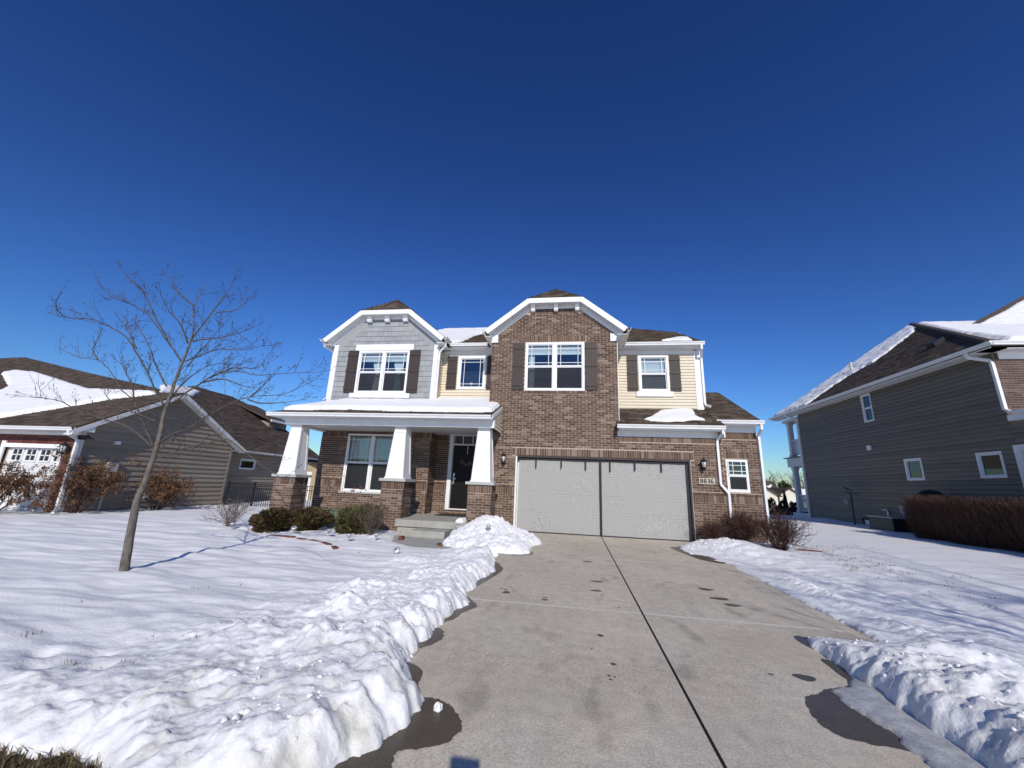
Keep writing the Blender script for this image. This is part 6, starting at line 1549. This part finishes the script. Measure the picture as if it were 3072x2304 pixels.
yd = MB(); yd.box(14.3, 18.5, 22, 22.1, -0.7, 0.45); yo = yd.build('yard_fence', mat('dark_fence', (0.02, 0.018, 0.016), 0.9)); tag(yo, 'low dark board fence closing the shaded back yard', 'fence')
def far_tree(x, y, h, label, n=60, sp=1.6):
    root = thing('far_tree', (x, y, 0), label, 'tree'); mb = MB()
    def br(p, d, L, r, lev):
        q = p+d*L; mb.tube([p, p.lerp(q, 0.5)+rv(0.05*L), q], [r, r*0.8, r*0.6], 4)
        if lev:
            for _ in range(4): br(p.lerp(q, rnd.uniform(0.5, 1)), (d+rv(0.75)).normalized(), L*0.62, r*0.55, lev-1)
    tm = MB(); tm.tube([(x, y, -1), (x, y, h*0.3)], [h*0.03, h*0.022], 6); tm.build('trunk', M_twig, root)
    br(Vector((x, y, h*0.25)), Vector((0, 0, 1)), h*0.3, h*0.018, 4); tag(mb.build('crown', M_twig_g, root), kind='stuff')
far_tree(34.5, 75, 6.6, 'round bare tree far behind the cream house'); far_tree(43, 80, 5.4, 'bare tree on the far skyline behind the porch column'); far_tree(46, 80, 5.6, 'dense bare tree on the skyline seen through the lower porch')
evergreen((38.2, 76, 0.6), 1.2, 3.2, 900, M_arb, 'dark evergreen on the far skyline left of the porch column', name='far_conifer', cat='conifer', sz=(0.3, 0.6)); evergreen((40.5, 76, 0.4), 1.6, 3.6, 900, M_arb, 'wide dark evergreen on the far skyline beside the porch column', name='far_conifer', cat='conifer', sz=(0.3, 0.6))

wd = MB()
for i in range(420):
    x = rnd.uniform(-170, 190); y = rnd.uniform(125, 175); h = rnd.uniform(4.5, 8.0)*(1+0.25*math.sin(x*0.11))
    wd.tube([(x, y, -1), (x+rnd.uniform(-.3, .3), y, h*0.55), (x+rnd.uniform(-.8, .8), y, h)], [0.16, 0.10, 0.03], 4, rnd.random())
    for k in range(26):
        z0 = h*rnd.uniform(0.25, 0.85); a = rnd.random()*6.28; L = h*rnd.uniform(0.16, 0.36)
        q = (x+math.cos(a)*L*0.7, y+math.sin(a)*L*0.7, min(h*1.02, z0+L*0.8)); wd.tube([(x, y, z0), q], [0.07, 0.025], 3, rnd.random())
tag(wd.build('distant_woods', M_twig_g), 'grey brown bare woods along the far horizon', 'woods', kind='stuff')

# ------------------------------------------------------------------ small things in the front yard
M_stain = mat('stainless', (0.62, 0.62, 0.63), 0.35, metal=0.55); M_clear = mat('light_lens', (0.30, 0.31, 0.32), 0.15, spec=0.6)
def path_light(x, y, z, label, tilt=(0, 0)):
    t = thing('path_light', (x, y, z), label, 'solar light', 'solar path lights')
    up_ = Vector((tilt[0], tilt[1], 1)).normalized(); P = Vector((x, y, z))
    rot = up_.to_track_quat('Z', 'Y').to_matrix()
    def lat(name, prof, m, n=14):
        mb = MB(); mb.lathe((0, 0, 0), prof, n); mb.v = [tuple(P+rot @ Vector(v)) for v in mb.v]; return mb.build(name, m, t, True)
    lat('stake', [(0.009, -0.12), (0.009, 0.075), (0.016, 0.08)], M_stain, 8)
    lat('lens', [(0.016, 0.08), (0.034, 0.086), (0.036, 0.135), (0.02, 0.137)], M_clear)
    lat('cap', [(0.064, 0.136), (0.066, 0.143), (0.055, 0.158), (0.03, 0.166), (0.001, 0.168)], M_stain)
    lat('solar_cell', [(0.024, 0.1685), (0.001, 0.1705)], M_black, 4)
for x, y, lab, tl in ((-7.05, -3.10, 'solar path light leaning in front of the bronze evergreen', (0.15, -0.5)), (-6.20, -3.10, 'solar path light before the dried rose stems', (0, 0)), (-5.45, -3.55, 'tall solar path light before the green evergreen', (0, 0)), (-4.97, -3.30, 'solar path light before the grey twig bush', (0.05, 0)),
                      (-5.12, -1.85, 'solar path light beside the corner of the porch slab', (-0.1, 0)), (-8.80, -2.95, 'solar path light under the lone bare bush', (0, 0)), (-3.98, -4.35, 'fallen solar light facing the camera on the snow by the walk', (0.15, -1.6))):
    path_light(x, y, hL(x, y)-0.01, lab, tl)
for x, y, lab in ((-3.62, -1.75, 'solar path light at the right end of the porch slab'), (-2.68, -2.50, 'solar path light half buried in the shovelled heap')): path_light(x, y, hM(x, y)-0.03, lab)
for x, y, lab in ((4.12, -1.35, 'solar path light before the largest reddish bush'), (3.80, -0.75, 'solar path light at the foot of the brick corner')): path_light(x, y, hR(x, y)-0.01, lab)
# red edging blocks
M_edge = mat('edging_red', (0.150, 0.055, 0.038), 0.85, var=(25, 0.25), bump=(60, 0.4, 0.004))
def edging(pts, label, hfun, up_=0.03, cat='edging'):
    t = thing('garden_edging', (pts[0][0], pts[0][1], 0), label, cat)
    for a, b in zip(pts[:-1], pts[1:]):
        L = math.hypot(b[0]-a[0], b[1]-a[1]); n = max(1, int(L/0.30)); ux, uy = (b[0]-a[0])/L, (b[1]-a[1])/L
        for i in range(n):
            s0, s1 = L*i/n+0.006, L*(i+1)/n-0.006; zc = hfun((a[0]+b[0])/2, (a[1]+b[1])/2)+up_+rnd.uniform(-0.01, 0.005)
            q = [(a[0]+ux*s+uy*o_, a[1]+uy*s-ux*o_) for s, o_ in ((s0, -0.05), (s1, -0.05), (s1, 0.05), (s0, 0.05))]
            mb = MB(); mb.prism([(x, y, zc-0.12) for x, y in q], (0, 0, 0.105)); c = [(x*0.8+sum(p[0] for p in q)/4*0.2, y*0.8+sum(p[1] for p in q)/4*0.2) for x, y in q]
            mb.loft([[(x, y, zc-0.015) for x, y in q], [(x, y, zc) for x, y in c]]); mb.build('edging_block', M_edge, t)
edging([(-7.35, -3.45), (-6.77, -3.42), (-6.35, -3.52), (-5.90, -3.78), (-5.56, -4.02)], 'curved row of red edging blocks showing through the lawn snow', hL, 0.016)
edging([(-5.38, -4.22), (-5.22, -4.36)], 'single red edging block at the end of the curved row', hL, 0.03)
edging([(-4.72, -2.45), (-4.66, -2.72)], 'red edging block left of the porch step', lambda x, y: -0.02, 0.03)
edging([(-3.66, -2.92), (-3.56, -3.16)], 'red edging block at the tip of the shovelled heap', lambda x, y: -0.04, 0.02)
edging([(-2.52, -3.60), (-2.36, -3.66)], 'red edging block where the walk meets the driveway', lambda x, y: -0.05, 0.02)
edging([(4.50, -0.85), (4.95, -1.10)], 'red edging block beside the largest reddish bush', hR, 0.03)
# pots on the porch, door mat, snow scrap
M_pot_w = mat('pot_white', (0.50, 0.50, 0.47), 0.7, var=(15, 0.1)); M_pot_g = mat('pot_green', (0.13, 0.16, 0.09), 0.7, var=(15, 0.2))
for (x, y, z, r, h, m, lab) in ((-7.83, -1.42, 0.16, 0.14, 0.28, M_pot_w, 'white plastic planter on the porch edge by the left pier'), (-7.80, -1.75, 0.02, 0.13, 0.28, M_pot_w, 'pale planter standing low between the two bronze shrubs'), (-7.02, -1.55, 0.14, 0.13, 0.30, M_pot_g, 'mossy green planter below the porch window'), (-7.45, -1.35, 0.16, 0.12, 0.26, M_pot_g, 'green planter behind the bronze shrub')):
    t = thing('planter', (x, y, z), lab, 'planter'); mb = MB(); mb.lathe((x, y, z), [(r*0.68, 0), (r*0.95, h*0.88), (r*0.9, h*0.88), (r*0.62, 0.02)], 18); mb.build('pot', m, t, True)
    mb = MB(); mb.lathe((x, y, z), [(r*0.96, h*0.86), (r*1.08, h*0.87), (r*1.08, h), (r*0.92, h)], 18); mb.build('rim', m, t, True); mb = MB(); mb.lathe((x, y, z), [(r*0.9, h*0.78), (0.001, h*0.80)], 14); mb.build('soil', M_soil, t)
    st_ = MB(); st_.box(x-0.13, x+0.13, y-0.13, y+0.13, -0.15, z); st_.build('stand', M_slab, t)
mt_ = MB(); mt_.box(-4.92, -3.92, 0.22, 1.08, Z_F+0.001, Z_F+0.016); tag(mt_.build('door_mat', mat('mat_dark', (0.035, 0.032, 0.03), 0.95, bump=(200, 0.6, 0.004))), 'dark door mat on the porch before the front door', 'door mat')
o = snow_sheet('snow_scrap', [(-3.75, -1.46), (-3.56, -1.46), (-3.50, -1.0), (-3.45, -0.7), (-3.62, -0.85), (-3.72, -1.2)], lambda u, v, h: (u, v, Z_F+h*1.0), 0.12, 0.12, 0.02, 0.04, 4.0, 0.03); tag(o, 'little scrap of snow left on the porch slab by the right pier', 'snow')
# grass verge at the bottom left and tufts in the snow
gv = MB(); gv.add([(-60, -13, -0.165), (-2.3, -13, -0.165), (-2.3, -9.6, -0.165), (-60, -9.6, -0.165)], [(0, 1, 2, 3)]); tag(gv.build('grass_verge', M_soil), 'strip of brown winter turf showing at the edge of the snow', kind='structure')
gb_ = MB()
def blade(mb, x, y, z, h, lean=0.6):
    a = rnd.random()*6.28; l = rnd.random()*lean*h; w = 0.0022+0.0015*rnd.random(); c, s = math.cos(a), math.sin(a)
    t = rnd.random(); mb.add([(x-s*w, y+c*w, z), (x+s*w, y-c*w, z), (x+c*l*0.5+s*w*0.7, y+s*l*0.5-c*w*0.7, z+h*0.6), (x+c*l*0.5-s*w*0.7, y+s*l*0.5+c*w*0.7, z+h*0.6), (x+c*l, y+s*l, z+h)], [(0, 1, 2, 3), (3, 2, 4)], t)
for i in range(20000):
    blade(gb_, -2.6-3.4*rnd.random(), -10.4+0.75*rnd.random(), -0.166, 0.012+0.05*rnd.random()**2, 2.4)
tag(gb_.build('verge_grass', M_grass), 'flattened brown grass along the street edge of the lawn', 'grass', kind='stuff')
tf = MB()
for (x, y, n) in [(-5.03, -8.89, 16), (-5.08, -7.39, 9), (-4.17, -9.25, 14), (-4.12, -8.68, 7), (-3.80, -8.66, 8), (-3.82, -9.19, 9), (-4.85, -6.97, 10), (-5.6, -8.2, 8), (-6.8, -8.6, 10), (-4.0, -4.9, 6), (-4.6, -4.55, 5)]:
    for i in range(n):
        px_, py_ = x+rnd.gauss(0, 0.05), y+rnd.gauss(0, 0.04); blade(tf, px_, py_, hL(px_, py_)-0.01, rnd.uniform(0.02, 0.05), 1.4)
tag(tf.build('grass_tufts', M_grass), 'sparse grass blades poking through the lawn snow', 'grass', kind='stuff')
tf = MB()
for i in range(230):
    cx_ = rnd.gauss(4.75, 0.42); cy_ = rnd.gauss(-2.6, 1.25)
    if i < 50: cx_, cy_ = rnd.gauss(5.4, 0.5), rnd.gauss(-0.3, 0.25)
    if cx_ < 3.9 : continue
    for k in range(rnd.choice((4, 7, 12))):
        px_, py_ = cx_+rnd.gauss(0, 0.06), cy_+rnd.gauss(0, 0.04); blade(tf, px_, py_, hR(px_, py_)-0.012, rnd.uniform(0.02, 0.055), 1.4)
for i in range(130):
    cy_ = -3.2-4.1*rnd.random(); cx_ = 2.215+rnd.gauss(0, 0.012)
    for k in range(6): blade(tf, cx_+rnd.gauss(0, 0.012), cy_+rnd.gauss(0, 0.04), -0.14, rnd.uniform(0.04, 0.075), 1.0)
tag(tf.build('grass_tufts', M_grass), 'thin brown grass showing through the right hand snow', 'grass', kind='stuff')

# ------------------------------------------------------------------ the photographer, behind the lens
pt = thing('phone', (-0.80, -11.885, 1.25), 'dark phone held up, its shadow on the driveway', 'phone')
ph = MB(); ph.box(-0.885, -0.735, -11.895, -11.872, 1.235, 1.345); ph.build('body', M_black, pt)
ph = MB(); ph.box(-0.80, -0.775, -11.872, -11.870, 1.245, 1.275); ph.build('lens', M_black, pt)
pe = thing('person', (-0.80, -12.45, -0.60), 'person in dark coat standing in the road, holding up a phone with both hands', 'person')
Vp = [(0, 0, 0.95), (0, 0, 1.15), (0, 0.0, 1.35), (0, 0, 1.47), (0, 0.02, 1.56), (0, 0.02, 1.68),
      (0.10, 0, 0.90), (0.11, 0.02, 0.50), (0.11, -0.02, 0.09), (0.11, 0.10, 0.04), (-0.10, 0, 0.90), (-0.11, 0.02, 0.50), (-0.11, -0.02, 0.09), (-0.11, 0.10, 0.04),
      (0.18, 0, 1.42), (0.22, 0.25, 1.42), (0.09, 0.50, 1.74), (-0.18, 0, 1.42), (-0.22, 0.25, 1.42), (-0.12, 0.50, 1.74), (0.07, 0.55, 1.82), (-0.09, 0.55, 1.82)]
Ep = [(0, 1), (1, 2), (2, 3), (3, 4), (4, 5), (0, 6), (6, 7), (7, 8), (8, 9), (0, 10), (10, 11), (11, 12), (12, 13), (3, 14), (14, 15), (15, 16), (3, 17), (17, 18), (18, 19), (16, 20), (19, 21)]
Rp = [.15, .15, .17, .10, .07, .095, .10, .07, .05, .045, .10, .07, .05, .045, .075, .055, .04, .075, .055, .04, .03, .03]
me = bpy.data.meshes.new('body'); me.from_pydata([(x-0.80, y-12.45, z-0.60) for x, y, z in Vp], Ep, []); me.materials.append(mat('coat_dark', (0.03, 0.03, 0.04), 0.9))
bo = link(bpy.data.objects.new('body', me), pe)
md = bo.modifiers.new('Skin', 'SKIN'); md.use_smooth_shade = True
for v, r in zip(me.skin_vertices[0].data if me.skin_vertices else [], Rp): v.radius = (r, r)
bo.modifiers.new('Sub', 'SUBSURF').levels = 1
